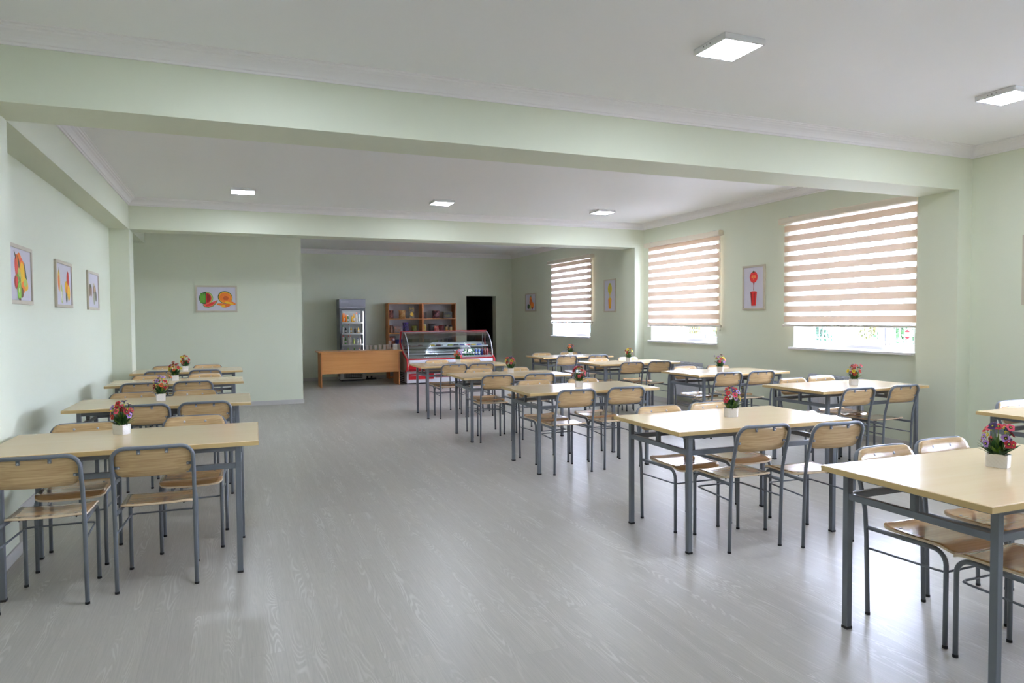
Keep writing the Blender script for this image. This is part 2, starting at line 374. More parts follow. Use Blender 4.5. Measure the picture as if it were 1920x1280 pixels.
# ------------------------------------------------------------------ windows
def window(i, y0, y1, sashopen=True, front=False):
    root = thing('window_%d' % i, (y0, Y0, ZW0) if front else (XR, y0, ZW0), -PI / 2 if front else 0.0, kind='structure')
    w = y1 - y0; h = ZW1 - ZW0; d0, d1 = 0.235, 0.30; t = 0.06
    mb = MB()
    m1, m2 = w * 0.315, w * 0.655
    mb.box(d0, d1, 0, t, 0.03, h).box(d0, d1, w - t, w, 0.03, h).box(d0, d1, t, w - t, 0.03, 0.03 + t).box(d0, d1, t, w - t, h - t, h)
    mb.box(d0, d1, m1 - 0.03, m1 + 0.03, 0.09, h - t).box(d0, d1, m2 - 0.03, m2 + 0.03, 0.09, h - t)
    for a, b in ((t, m1 - 0.03), (m2 + 0.03, w - t)):   # glazing beads
        mb.box(d0 + 0.01, d1 - 0.01, a, a + 0.018, 0.09, h - t).box(d0 + 0.01, d1 - 0.01, b - 0.018, b, 0.09, h - t).box(d0 + 0.01, d1 - 0.01, a, b, 0.09, 0.108).box(d0 + 0.01, d1 - 0.01, a, b, h - t - 0.018, h - t)
    mb.build('window_frame', PVC, root, bevel=0.004)
    g = MB()
    for a, b in ((t, m1 - 0.03), (m2 + 0.03, w - t)): g.box(d0 + 0.028, d0 + 0.034, a, b, 0.09, h - t)
    g.build('glass_pane', GLASS, root)
    # tilted middle sash
    a, b = m1 - 0.012, m2 + 0.012; z0 = 0.075; sh = h - t + 0.012 - z0
    s_ = MB(); q = 0.072
    s_.box(-0.055, 0.0, 0, b - a, 0, q).box(-0.055, 0, 0, b - a, sh - q, sh).box(-0.055, 0, 0, q, q, sh - q).box(-0.055, 0, b - a - q, b - a, q, sh - q)
    so = s_.build('sash', PVC, root, loc=(d0, a, z0), bevel=0.005); so.rotation_euler = (0, -math.radians(3.0 if sashopen else 0), 0)
    MB().box(-0.03, -0.024, q, b - a - q, q, sh - q).build('sash_glass', GLASS, so)
    MB().box(-0.034, -0.022, -0.002, 0.0, 0.01, sh - 0.01).box(-0.034, -0.022, b - a, b - a + 0.002, 0.01, sh - 0.01).build('sash_gap_shade', pm('gap_shade_grey', (40, 40, 42), 0.7), so)  # dark strips paint the shaded gap between sash and frame
    hd = MB(); hd.box(-0.07, -0.055, 0.022, 0.05, sh * 0.42, sh * 0.42 + 0.07).tube([(-0.06, 0.036, sh * 0.42 + 0.035), (-0.095, 0.036, sh * 0.42 + 0.035), (-0.1, 0.036, sh * 0.42 - 0.09)], 0.008, 8)
    hd.build('handle', PVC, so)
    # fixings of the tilt stay
    st = MB(); st.tube([(d0 - 0.012, m1 - 0.0, 0.1), (d0 - 0.02, m1 + 0.002, 0.16)], 0.005, 6); st.build('hinge', STEEL, root)
    # window board
    sl = MB(); sl.box(0.0, d0, 0, w, 0.0, 0.03).box(-0.05, -0.0005, -0.002, w + 0.05, 0.0, 0.03)
    sl.build('sill', PVC, root, bevel=0.006)
    return root
for i, (a, b) in enumerate(WIN): window(i + 1, a, b)
# the reveals are painted white
for i, (a, b) in enumerate(WIN):
    mb = MB(); mb.box(XR + 0.001, XR + 0.236, a, a + 0.004, ZW0 + 0.03, ZW1).box(XR + 0.001, XR + 0.236, b - 0.004, b, ZW0 + 0.03, ZW1).box(XR + 0.001, XR + 0.236, a, b, ZW1 - 0.004, ZW1)
    struct('trim_%d' % (20 + i), mb, PLASTER)

# ------------------------------------------------------------------ zebra blinds
def blind(y0, y1, hy0, hy1, zb, ph, label, idx):
    root = thing('zebra_blind', (XR - 0.07, y0, 0), label=label, cat='blind', group='striped zebra blinds on the windows')
    w = y1 - y0
    mb = MB(); mb.prism(rrect(-0.045, 0.045, 2.612, 2.69, 0.018, 4), hy0 - y0, hy1 - y0, 1)
    hr = mb.build('headrail', pm('blind_rail_beige', (224, 214, 194), 0.4), root)
    for yy in (0.12, w - 0.12): MB().box(-0.02, 0.055, yy - 0.02, yy + 0.02, 2.69, 2.698).build('bracket', STEEL, hr)
    fm = fabric_mat('zebra_fabric_%d' % idx, zb + ph)
    mb = MB(); mb.add([(0.012, 0, zb), (0.012, w, zb), (0.012, w, 2.63), (0.012, 0, 2.63)], [(0, 3, 2, 1)])
    mb.build('fabric', fm, root)
    mb = MB(); mb.prism(rrect(-0.004, 0.03, zb - 0.022, zb + 0.006, 0.01, 4), -0.01, w + 0.01, 1)
    br = mb.build('bottom_bar', pm('bar_ivory', (216, 212, 200), 0.4), root)
    for yy in (-0.016, w + 0.004):
        mb = MB().box(-0.006, 0.033, yy, yy + 0.012, zb - 0.028, zb + 0.012)
        mb.build('end_cap', pm('bar_ivory', (216, 212, 200), 0.4), br)
    mb = MB(); yc = -0.018
    mb.tube([(-0.02, yc, 2.64), (-0.02, yc, zb - 0.05), (-0.012, yc, zb - 0.075), (-0.002, yc, zb - 0.05), (-0.002, yc, 2.64)], 0.0026, 6)
    mb.lathe([(0, -0.012), (0.011, -0.009), (0.013, 0), (0.011, 0.009), (0, 0.012)], (-0.011, yc, zb - 0.07), 10)
    mb.build('bead_chain', pm('chain_ivory', (225, 220, 205), 0.4), root)
blind(5.135, 7.02, 5.11, 7.075, 1.315, 0.033, 'zebra roller blind on the widest window beside the front pillar', 1)
blind(8.285, 10.17, 8.26, 10.24, 1.293, 0.095, 'zebra roller blind on the window beside the tomato juice picture', 2)
blind(12.19, 14.075, 12.145, 14.18, 1.335, 0.03, 'zebra roller blind on the window beside the yellow juice picture, dim rear bay', 3)
blind(1.62, 3.50, 1.6, 3.54, 1.3, 0.03, 'zebra roller blind on the unseen window added beside camera for light', 4)
blind(-1.08, 0.80, -1.1, 0.84, 1.3, 0.03, 'zebra roller blind on the unseen window added behind the camera for light', 5)

# ------------------------------------------------------------------ ceiling panels
def panel(x, y, label):
    r = thing('ceiling_panel_light', (x, y, ZT), label=label, cat='ceiling light', group='square LED panels on the ceiling')
    mb = MB(); a = 0.145; t = 0.012; z = -0.036
    mb.box(-a, a, -a, -a + t, z, 0).box(-a, a, a - t, a, z, 0).box(-a, -a + t, -a + t, a - t, z, 0).box(a - t, a, -a + t, a - t, z, 0).box(-a + t, a - t, -a + t, a - t, -0.006, 0)
    hs = mb.build('housing', PVC, r, bevel=0.002)
    MB().box(-a + t, a - t, -a + t, a - t, z + 0.002, z + 0.008).build('diffuser', LED, r)
    mb = MB()
    for k in (-0.03, 0.0, 0.03): mb.lathe([(0, -0.0005), (0.0035, -0.0005), (0.0035, 0.001), (0, 0.001)], (-a - 0.0006, k + 0.02, -0.016), 8, axis=0)
    mb.build('vent_hole', BLACK, hs)
panel(2.776, 3.38, 'square LED ceiling panel above the gap between front and second middle tables')
panel(5.30, 3.38, 'square LED ceiling panel cut by the edge of the photo')
panel(0.165, 9.28, 'square LED ceiling panel above the far picture-wall tables')
panel(2.73, 9.28, 'square LED ceiling panel in the middle bay, centre of the row of three')
panel(5.26, 9.28, 'square LED ceiling panel in the middle bay next to the windows')
panel(0.25, 3.38, 'square LED ceiling panel above the front picture-wall table, unseen, added for light')  # unseen panel, added to brighten the front bay
panel(2.776, 0.4, 'square LED ceiling panel added unseen over the camera for light')  # added light source, never in view

# ------------------------------------------------------------------ dining tables
TL, TW, LX, LY = 1.346, 0.765, 0.565, 0.331
def make_table():
    r = thing('dining_table')
    a, b = TL / 2, TW / 2
    mb = MB(); mb.box(-a, a, -b, b, 0.724, 0.75)
    t = mb.build('tabletop', TOPW, r, bevel=0.004)
    e = MB(); c = 0.0015
    e.box(-a - c, a + c, -b - c, -b, 0.7245, 0.7475).box(-a - c, a + c, b, b + c, 0.7245, 0.7475).box(-a - c, -a, -b, b, 0.7245, 0.7475).box(a, a + c, -b, b, 0.7245, 0.7475)
    e.build('edge_band', EDGEW, t)
    q = 0.015
    for sx in (-1, 1):
        for sy in (-1, 1):
            m = MB(); m.box(sx * LX - q, sx * LX + q, sy * LY - q, sy * LY + q, 0.008, 0.724)
            l = m.build('leg', METAL, r, bevel=0.0025)
            MB().box(sx * LX - q - 0.001, sx * LX + q + 0.001, sy * LY - q - 0.001, sy * LY + q + 0.001, 0, 0.012).build('rubber_foot', RUBBER, l)
    m = MB(); g = 0.0125
    for z0, z1 in ((0.694, 0.724), (0.595, 0.625)):
        for sy in (-1, 1): m.box(-LX + q, LX - q, sy * LY - g, sy * LY + g, z0, z1)
        for sx in (-1, 1): m.box(sx * LX - g, sx * LX + g, -LY + q, LY - q, z0, z1)
    m.build('rail_frame', METAL, r, bevel=0.002)
    for sx in (-1, 1):
        MB().box(sx * LX - g, sx * LX + g, -g, g, 0.625, 0.694).build('post', METAL, r, bevel=0.002)
    return r
POS = ['front table', 'second table', 'third table', 'fourth table', 'table closest to the counter']
ROWN = dict(L='picture-wall row', C='middle row', R='window row')
def tpos(k):
    n = int(k[1]); last = dict(L=4, C=5, R=5)[k[0]]
    return ['front', 'second', 'third', 'fourth', 'fifth'][n - 1] if n < last else 'last'
TABS = {'L1': (-0.533, 4.527, -0.031), 'L2': (-0.531, 6.488, -0.009), 'L3': (-0.563, 8.582, 0.006), 'L4': (-0.551, 10.38, 0.021), 'C1': (3.151, 1.991, -0.001), 'C2': (3.105, 3.756, -0.015), 'C3': (3.15, 6.034, -0.025), 'C4': (3.12, 7.829, -0.033), 'C5': (3.148, 9.868, -0.024), 'R1': (5.538, 2.9, 0.0), 'R2': (5.564, 5.05, -0.002), 'R3': (5.679, 6.972, -0.004), 'R4': (5.585, 9.076, -0.042), 'R5': (5.57, 11.024, -0.013)}
tab0 = make_table(); first = True
for k, (x, y, rz) in TABS.items():
    t = tab0 if first else copy_tree(tab0); first = False
    t.location = (x, y, 0); t.rotation_euler = (0, 0, rz)
    tag(t, 'pale laminate table with grey tube legs, %s table of the %s' % (tpos(k), ROWN[k[0]]), 'table', 'dining tables in three rows')

# ------------------------------------------------------------------ school chairs (origin under the rear legs, +y towards the seat front)
def make_chair():
    r = thing('school_chair'); R = 0.0105; X = 0.19
    def up(z):  # rear upright profile: y for height
        pts = [(0.0, 0.0), (0.012, 0.42), (0.0, 0.50), (-0.028, 0.60), (-0.085, 0.765)]
        pts = [(0.0, 0.0), (-0.012, 0.40), (-0.020, 0.50), (-0.042, 0.60), (-0.088, 0.765)]
        for (y0, z0), (y1, z1) in zip(pts, pts[1:]):
            if z <= z1: return y0 + (y1 - y0) * (z - z0) / (z1 - z0)
        return pts[-1][0]
    # back frame: one bent tube
    rc = 0.062; zt = 0.774
    path = [(-X, up(z), z) for z in (0.012, 0.2, 0.38, 0.46, 0.50, 0.54, 0.60, 0.66, zt - rc)]
    for i in range(1, 7):
        a = PI - (PI / 2) * i / 6; x = -X + rc + rc * math.cos(a); z = zt - rc + rc * math.sin(a); path.append((x, up(z), z))
    n = 8
    half = X - rc
    for i in range(1, n):
        x = -half + 2 * half * i / n; path.append((x, up(zt) - 0.012 * (1 - (x / half) ** 2), zt))
    path += [(-p[0], p[1], p[2]) for p in reversed(path[:15])]
    bf = MB().tube(path, R, 10).build('back_frame', METAL, r)
    for s in (-1, 1): MB().lathe([(0, 0), (0.0118, 0), (0.0118, 0.009), (0.0105, 0.013)], (s * X, 0, 0), 10).build('rubber_foot', RUBBER, bf)
    # front legs with the seat rails
    for s in (-1, 1):
        XF = 0.172; zr = 0.418; fr = 0.06; yf = 0.375
        p = [(s * XF, yf, 0.012), (s * XF, yf, 0.2), (s * XF, yf, zr - fr)]
        for i in range(1, 6):
            a = (PI / 2) * i / 5; p.append((s * XF, yf - fr + fr * math.cos(a), zr - fr + fr * math.sin(a)))
        p += [(s * (XF + 0.006), 0.16, zr), (s * (X - 0.004), up(zr), zr)]
        fl = MB().tube(p, R, 10).build('front_leg', METAL, r)
        MB().lathe([(0, 0), (0.0118, 0), (0.0118, 0.009), (0.0105, 0.013)], (s * XF, yf, 0), 10).build('rubber_foot', RUBBER, fl)
    # thin brace rod
    zr = 0.318; yb = 0.362
    p = [(-X + 0.006, up(zr), zr), (-0.166, yb - 0.035, zr + 0.005), (-0.158, yb - 0.008, zr + 0.005), (-0.135, yb, zr + 0.005), (0.135, yb, zr + 0.005), (0.158, yb - 0.008, zr + 0.005), (0.166, yb - 0.035, zr + 0.005), (X - 0.006, up(zr), zr)]
    MB().tube(p, 0.0052, 8).build('brace_rod', METAL, r)
    # seat: pressed plywood, rolled at the front
    nx, ny = 12, 14; hw = 0.178; y0, y1 = 0.055, 0.405; th = 0.011
    def prof(t):
        y = y0 + (y1 - y0) * t; z = 0.440
        if t < 0.16: z += 0.010 * ((0.16 - t) / 0.16) ** 2
        if t > 0.80: z -= 0.026 * ((t - 0.80) / 0.2) ** 2
        z -= 0.004 * math.sin(PI * t)
        return y, z
    def wid(t):
        w = hw; c = 0.10
        if t < c: w = hw - 0.035 * (1 - math.sqrt(max(0, 1 - ((c - t) / c) ** 2)))
        if t > 1 - c: w = hw - 0.045 * (1 - math.sqrt(max(0, 1 - ((t - 1 + c) / c) ** 2)))
        return w
    ts = [0, 0.012, 0.03, 0.06, 0.1, 0.16, 0.3, 0.5, 0.7, 0.8, 0.85, 0.9, 0.94, 0.97, 0.988, 1.0]
    top = []; bot = []
    for t in ts:
        y, z = prof(t); w = wid(t)
        for i in range(nx + 1):
            u = -1 + 2 * i / nx; x = u * w; dz = 0.005 * (abs(u) ** 3); top.append((x, y, z + dz)); bot.append((x, y, z + dz - th))
    N = len(top); C = nx + 1; rows = len(ts)
    mb = MB(); fs = [(j * C + i, j * C + i + 1, (j + 1) * C + i + 1, (j + 1) * C + i) for j in range(rows - 1) for i in range(nx)]
    mb.add(top + bot, fs + [tuple(reversed([q + N for q in f])) for f in fs], 0, True)
    rim = [i for i in range(C)] + [j * C + nx for j in range(1, rows)] + [(rows - 1) * C + i for i in range(nx - 1, -1, -1)] + [j * C for j in range(rows - 2, 0, -1)]
    for a, b in zip(rim, rim[1:] + rim[:1]): mb.f.append((b, a, a + N, b + N)); mb.mi.append(1); mb.sm.append(False)
    st = mb.build('seat', [SEATW, OAKE], r)
    for sx in (-1, 1):
        for yy, zz in ((0.12, 0.4395), (0.33, 0.4365)):
            mb = MB()
            mb.lathe([(0.0, 0.0025), (0.005, 0.002), (0.0075, 0.0005), (0.0078, -0.002)][::-1], (sx * 0.125, yy, zz), 10)
            mb.tube([(sx * 0.125, yy, zz + 0.001), (sx * 0.125, yy, zz - 0.022)], 0.004, 6)
            mb.build('bolt', pm('dark_bolt', (66, 64, 66), 0.3, metal=0.7), st)
    # backrest: curved plywood in front of the tube
    hwb = 0.186; zb, zt2 = 0.622, 0.779; pts = rrect(-hwb, hwb, zb, zt2, 0.05, 6, 0.045)
    nn = 12; th = 0.010
    mb = MB()
    def bulge(x): return -0.016 * (1 - (x / hwb) ** 2)
    # columns
    cols = 20; F = []; B = []
    for i in range(cols + 1):
        x = -hwb + 2 * hwb * i / cols
        dx = hwb - abs(x)
        lo = zb + (0.045 - math.sqrt(max(0, 0.045 ** 2 - (0.045 - min(dx, 0.045)) ** 2))) ; hi = zt2 - (0.05 - math.sqrt(max(0, 0.05 ** 2 - (0.05 - min(dx, 0.05)) ** 2)))
        lo -= 0.006 * (1 - (x / hwb) ** 2)
        for j in range(5):
            z = lo + (hi - lo) * j / 4; y = up(z) + R + 0.001 + bulge(x)
            F.append((x, y + th, z)); B.append((x, y, z))
    Cc = 5; n1 = len(F)
    fs = [(i * Cc + j, i * Cc + j + 1, (i + 1) * Cc + j + 1, (i + 1) * Cc + j) for i in range(cols) for j in range(4)]
    mb.add(F + B, fs + [tuple(reversed([q + n1 for q in f])) for f in fs], 0, True)
    rim = [j for j in range(Cc)] + [i * Cc + 4 for i in range(1, cols + 1)] + [cols * Cc + j for j in (3, 2, 1, 0)] + [i * Cc for i in range(cols - 1, 0, -1)]
    for a, b in zip(rim, rim[1:] + rim[:1]): mb.f.append((b, a, a + n1, b + n1)); mb.mi.append(1); mb.sm.append(False)
    bk = mb.build('backrest', [OAK, OAKE], r)
    # welded tabs and screws
    for x, z, side in [(-0.065, 0.748, 0), (0.065, 0.748, 0), (-0.168, 0.672, 1), (0.168, 0.672, 1)]:
        y = up(z) + R + bulge(x); sx = 1 if x > 0 else -1; mb = MB()
        if side: mb.box(min(x - sx * 0.012, x + sx * 0.014), max(x - sx * 0.012, x + sx * 0.014), y - 0.004, y - 0.0005, z - 0.007, z + 0.007)
        else: mb.box(x - 0.008, x + 0.008, y - 0.004, y - 0.0005, z - 0.008, z + 0.02)
        xx = x - sx * 0.006 * side
        mb.lathe([(0, -0.0085), (0.004, -0.008), (0.0052, -0.006), (0.0052, -0.003)], (xx, y, z - 0.001), 8, 1, axis=1)
        if not side: mb.lathe([(0.003, -0.004), (0.003, 0.0095), (0.0085, 0.0095), (0.0085, 0.012), (0.006, 0.0145), (0, 0.0155)], (x, y, z - 0.004), 10, 1, axis=1)
        mb.build('mounting_tab', [METAL, STEEL], bk)
    return r
CH = {'L1c': (-0.868, 4.989), 'L1d': (-0.242, 5.059), 'L2c': (-0.826, 6.94), 'L2d': (-0.326, 6.96), 'L3c': (-0.90, 9.044), 'L3d': (-0.307, 9.084), 'L4c': (-0.853, 10.84), 'L4d': (-0.331, 10.885), 'C1c': (2.985, 2.373), 'C1d': (3.442, 2.425), 'C2c': (2.872, 4.169), 'C2d': (3.345, 4.199), 'C3c': (2.895, 6.476), 'C3d': (3.46, 6.47), 'C4c': (2.924, 8.272), 'C4d': (3.435, 8.282), 'C5c': (2.956, 10.33), 'C5d': (3.493, 10.35), 'R1c': (5.449, 3.283), 'R2c': (5.405, 5.493), 'R2d': (5.879, 5.573), 'R3c': (5.507, 7.475), 'R3d': (6.024, 7.455), 'R4c': (5.365, 9.539), 'R4d': (5.944, 9.609), 'R5c': (5.284, 11.507), 'R5d': (5.84, 11.507), 'L1a': (-0.89, 4.014), 'L1b': (-0.39, 4.089), 'L2a': (-0.65, 6.165), 'L2b': (-0.207, 6.165), 'L3a': (-0.884, 8.299), 'L3b': (-0.391, 8.259), 'L4a': (-0.854, 10.12), 'L4b': (-0.33, 10.12), 'C1a': (2.95, 1.57), 'C1b': (3.47, 1.59), 'C2a': (2.949, 3.334), 'C2b': (3.43, 3.229), 'C3a': (2.88, 5.631), 'C3b': (3.41, 5.661), 'C4a': (2.813, 7.497), 'C4b': (3.334, 7.477), 'C5a': (2.928, 9.485), 'C5b': (3.338, 9.515), 'R2a': (5.231, 4.668), 'R2b': (5.802, 4.718), 'R3a': (5.36, 6.589), 'R3b': (5.844, 6.589), 'R4a': (5.366, 8.773), 'R4b': (5.836, 8.773), 'R5a': (5.289, 10.742), 'R5b': (5.895, 10.742)}
ROT = {'L1a': -0.02, 'L1b': 0.0, 'C2a': -0.02, 'C2b': -0.06, 'C1a': 0.0, 'R2b': 0.03, 'R2d': -0.03, 'C4a': -0.03, 'C3b': -0.03, 'L2c': 0.02}
ch0 = make_chair(); first = True
for k, (x, y) in CH.items():
    ty = TABS[k[:2]][1]
    y = max(y, ty + TW / 2 + 0.035) if k[2] in 'cd' else min(y, ty - TW / 2 - 0.005)
    if k == 'C1c': y = 2.39
    c = ch0 if first else copy_tree(ch0); first = False
    far = k[2] in 'cd'
    c.location = (x, y, 0); c.rotation_euler = (0, 0, (PI if far else 0) + ROT.get(k, 0) + TABS[k[:2]][2] * 0.5)
    inner = k[2] in 'ac'
    side = {'L': ('wall seat', 'aisle seat'), 'C': ('aisle seat', 'window-side seat'), 'R': ('middle-row side', 'window side')}[k[0]][0 if inner else 1]
    tag(c, 'oak and grey tube chair, %s viewer, %s, %s table, %s' % ('facing' if far else 'back to', side, tpos(k), ROWN[k[0]]), 'chair', 'school chairs at the dining tables')

# ------------------------------------------------------------------ flower pots
def pot_mat():
    n = NT('white_ceramic'); v = n.coord((1, 1, 1))
    w1 = n.n('ShaderNodeTexWave'); w1.wave_type = 'BANDS'; w1.bands_direction = 'DIAGONAL'; w1.inputs['Scale'].default_value = 35; n.l(v, w1.inputs['Vector'])
    n.bsdf(lin((236, 233, 228)), 0.3, bump=w1.outputs['Fac'], bstr=0.15, bdist=0.002); return n.m
POT = pot_mat()
LEAF = pm('leaf_green', (30, 74, 30), 0.55, 0.35, 60); LEAF2 = pm('leaf_light_green', (96, 130, 40), 0.55, 0.3, 60)
FC = dict(red=(190, 24, 40), crimson=(150, 14, 34), purple=(92, 30, 120), lavender=(178, 140, 214), yellow=(226, 204, 40), pink=(222, 78, 104), orange=(226, 90, 40), violet=(52, 24, 84), white=(226, 220, 230))
for q, c in FC.items(): pm('petal_' + q, c, 0.6, 0.15, 80)
PEYE = pm('pansy_eye', (40, 16, 30), 0.6); PCEN = pm('pansy_centre', (214, 206, 60), 0.5)
def blossom_mesh(col, eye=True):
    mb = MB(); seg = 8
    for k, (ang, rr, ln) in enumerate([(90, 0.0085, 0.008), (25, 0.0082, 0.0085), (155, 0.0082, 0.0085), (-60, 0.0085, 0.0085), (-120, 0.0085, 0.0085)]):
        a = math.radians(ang); cx, cy = ln * math.cos(a), ln * math.sin(a); z = 0.0006 * k
        vs = [(cx * 0.3, cy * 0.3, z)] + [(cx + rr * math.cos(2 * PI * i / seg), cy + rr * math.sin(2 * PI * i / seg), z + 0.0022 + 0.001 * math.sin(3 * i)) for i in range(seg)]
        mb.add(vs, [(0, i + 1, (i + 1) % seg + 1) for i in range(seg)], 0, True)
    if eye: mb.add([(0, 0, 0.0048)] + [(0.0062 * math.cos(2 * PI * i / 10) * (1 + 0.2 * (i % 2)), 0.0062 * math.sin(2 * PI * i / 10) * (1 + 0.2 * (i % 2)), 0.0042) for i in range(10)], [(0, i + 1, (i + 1) % 10 + 1) for i in range(10)], 1, True)
    mb.lathe([(0.0028, 0.0046), (0.0024, 0.0062), (0, 0.0068)], (0, 0, 0), 8, 2)
    mb.lathe([(0.0018, -0.010), (0.003, -0.002), (0.004, 0.001)], (0, 0, 0), 6, 3)
    return mb
BLO = {}
def blossom(col, parent, loc, nrm, sc):
    if col not in BLO:
        o = blossom_mesh(col).build('blossom', [M['petal_' + col], PEYE, PCEN, LEAF], parent); BLO[col] = o
    else:
        o = BLO[col].copy(); COL.objects.link(o); o.parent = parent
    o.location = loc; o.rotation_euler = Vector(nrm).to_track_quat('Z', 'Y').to_euler(); o.scale = (sc,) * 3
    return o
def leaf(mb, base, d, ln, w, droop=0.0, mi=0):
    d = Vector(d).normalized(); s = d.cross(Vector((0, 0, 1)));
    if s.length < 1e-3: s = Vector((1, 0, 0))
    s.normalize(); b = Vector(base); vs = []; n = 5
    for i in range(n + 1):
        t = i / n; p = b + d * ln * t + Vector((0, 0, -droop * t * t)); ww = w * math.sin(PI * min(0.97, t * 0.9 + 0.08)) * 0.5
        nn = s.cross(d).normalized() * ww * 0.3
        vs += [p - s * ww + nn, p, p + s * ww + nn]
    fs = [(3 * i + k, 3 * i + k + 1, 3 * i + k + 4, 3 * i + k + 3) for i in range(n) for k in (0, 1)]
    mb.add(vs, fs, mi, True)
def flowerpot(x, y, rz, seed, pal, label, oval=False, H=0.20, spread=0.058, nb=18, outs=1):
    rd = random.Random(seed); r = thing('flower_pot', (x, y, 0.75), rz, label=label, cat='flower pot', group='small pots of artificial pansies')
    mb = MB(); a, b = ((0.043, 0.030) if 'front' in label else (0.036, 0.030)) if not oval else (0.045, 0.034); h = 0.060
    if oval:
        def ring(z, k): return [(a * k * (abs(math.cos(t)) ** 0.6) * (1 if math.cos(t) > 0 else -1), b * k * (abs(math.sin(t)) ** 0.6) * (1 if math.sin(t) > 0 else -1), z) for t in [2 * PI * i / 24 for i in range(24)]]
    else:
        def ring(z, k): return [(p[0], p[1], z) for p in rrect(-a * k, a * k, -b * k, b * k, 0.005, 3)]
    rs = [ring(0, 0.93), ring(0.003, 0.95), ring(h * 0.5, 0.98), ring(h, 1.0), ring(h, 0.9), ring(h - 0.012, 0.88)]
    n = len(rs[0]); vs = [p for q in rs for p in q]
    fs = [(i * n + k, i * n + (k + 1) % n, (i + 1) * n + (k + 1) % n, (i + 1) * n + k) for i in range(5) for k in range(n)]
    mb.add(vs, fs); mb.f.append(tuple(range(5 * n, 6 * n))); mb.mi.append(0); mb.sm.append(False); mb.f.append(tuple(reversed(range(n)))); mb.mi.append(0); mb.sm.append(False)
    mb.build('pot', POT, r)
    mb = MB(); zt = h - 0.012
    for i in range(78):
        t = rd.uniform(0, 2 * PI); e = rd.uniform(0.5, 1.4); leaf(mb, (rd.uniform(-0.02, 0.02), rd.uniform(-0.014, 0.014), zt), (math.cos(t) * math.cos(e), math.sin(t) * math.cos(e), math.sin(e)), rd.uniform(0.05, 0.108), rd.uniform(0.013, 0.022), 0.006, 0 if rd.random() < 0.75 else 1)
    for i in range(7):
        t = 2 * PI * i / 7 + rd.uniform(-.3, .3); leaf(mb, (math.cos(t) * 0.012, math.sin(t) * 0.008, h - 0.002), (math.cos(t), math.sin(t), 0.25), rd.uniform(0.04, 0.055), 0.014, 0.012, 0)
    pts = []
    for i in range(nb):
        for _ in range(30):
            t = rd.uniform(0, 2 * PI); e = rd.uniform(-0.25, 1.35); rr = spread * (0.75 + 0.3 * rd.random())
            p = Vector((math.cos(t) * math.cos(e) * rr, math.sin(t) * math.cos(e) * rr * 0.9, H - 0.075 + math.sin(e) * 0.075 * rd.uniform(0.8, 1.1)))
            if all((p - q).length > 0.021 for q in pts): break
        pts.append(p)
    for i in range(outs):
        t = rd.uniform(0, 2 * PI); pts.append(Vector((math.cos(t) * spread * 1.25, math.sin(t) * spread, H - 0.02 + rd.uniform(0, 0.015))))
    for p in pts: mb.tube([(p.x * 0.15, p.y * 0.15, zt), (p.x * 0.7, p.y * 0.7, (zt + p.z) / 2 + 0.01), (p.x, p.y, p.z)], 0.0011, 4, 1, cap=False)
    mb.build('foliage', [LEAF, LEAF2], r)
    for i, p in enumerate(pts):
        nrm = Vector((p.x * 1.0 - 0.008, p.y * 1.0 - 0.02, (p.z - H + 0.085) * 0.8)).normalized()
        blossom(pal[i % len(pal)], r, p + nrm * 0.004, nrm, rd.uniform(0.95, 1.2))
    # tiny yellow filler sprigs
    mb = MB()
    for i in range(10):
        t = rd.uniform(0, 2 * PI); e = rd.uniform(-0.1, 1.2); p = Vector((math.cos(t) * math.cos(e) * spread, math.sin(t) * math.cos(e) * spread, H - 0.06 + math.sin(e) * 0.05))
        for k in range(4):
            q = p + Vector((rd.uniform(-.006, .006), rd.uniform(-.006, .006), rd.uniform(-.006, .006))); mb.lathe([(0, -0.003), (0.0032, 0), (0, 0.003)], q, 5)
    tag(mb.build('filler_sprigs', M['petal_yellow'], r), kind='stuff')
FP = [('L1', -0.62, 4.70, -0.75, ['red', 'violet', 'crimson', 'lavender', 'pink', 'purple'], 0), ('L2', -0.565, 6.53, 0.1, ['red', 'crimson', 'lavender', 'orange', 'pink'], 0), ('L3', -0.60, 8.64, 0.15, ['crimson', 'yellow', 'red', 'orange'], 0), ('L4', -0.59, 10.33, 0.2, ['red', 'crimson', 'violet', 'yellow', 'orange'], 0),
      ('C1', 3.16, 2.03, -1.25, ['red', 'lavender', 'crimson', 'lavender', 'pink', 'violet', 'red'], 0), ('C2', 3.125, 3.77, -0.2, ['red', 'yellow', 'white', 'red', 'lavender', 'violet', 'pink'], 1), ('C3', 3.145, 6.02, -0.3, ['crimson', 'red', 'pink', 'red', 'violet'], 0), ('C4', 3.185, 7.91, -0.3, ['crimson', 'pink', 'yellow', 'red', 'violet'], 0), ('C5', 3.155, 9.95, -0.3, ['pink', 'red', 'lavender', 'orange'], 0),
      ('R2', 5.63, 5.0, -0.5, ['red', 'crimson', 'yellow', 'pink', 'violet'], 0), ('R3', 5.61, 6.97, -0.9, ['pink', 'yellow', 'violet', 'lavender', 'red'], 0), ('R4', 5.655, 9.18, -0.9, ['crimson', 'yellow', 'red', 'yellow'], 0), ('R5', 5.62, 11.08, -0.4, ['orange', 'red', 'violet', 'crimson'], 0)]
POTW = {'L1': 'red, purple and lavender', 'L2': 'red and orange', 'L3': 'crimson and yellow', 'L4': 'red and violet', 'C1': 'red and large lavender', 'C2': 'red, yellow and white', 'C3': 'mostly crimson', 'C4': 'crimson, pink and yellow', 'C5': 'pink and red', 'R2': 'red, yellow and violet', 'R3': 'pink, yellow and violet', 'R4': 'crimson and yellow', 'R5': 'orange and red'}
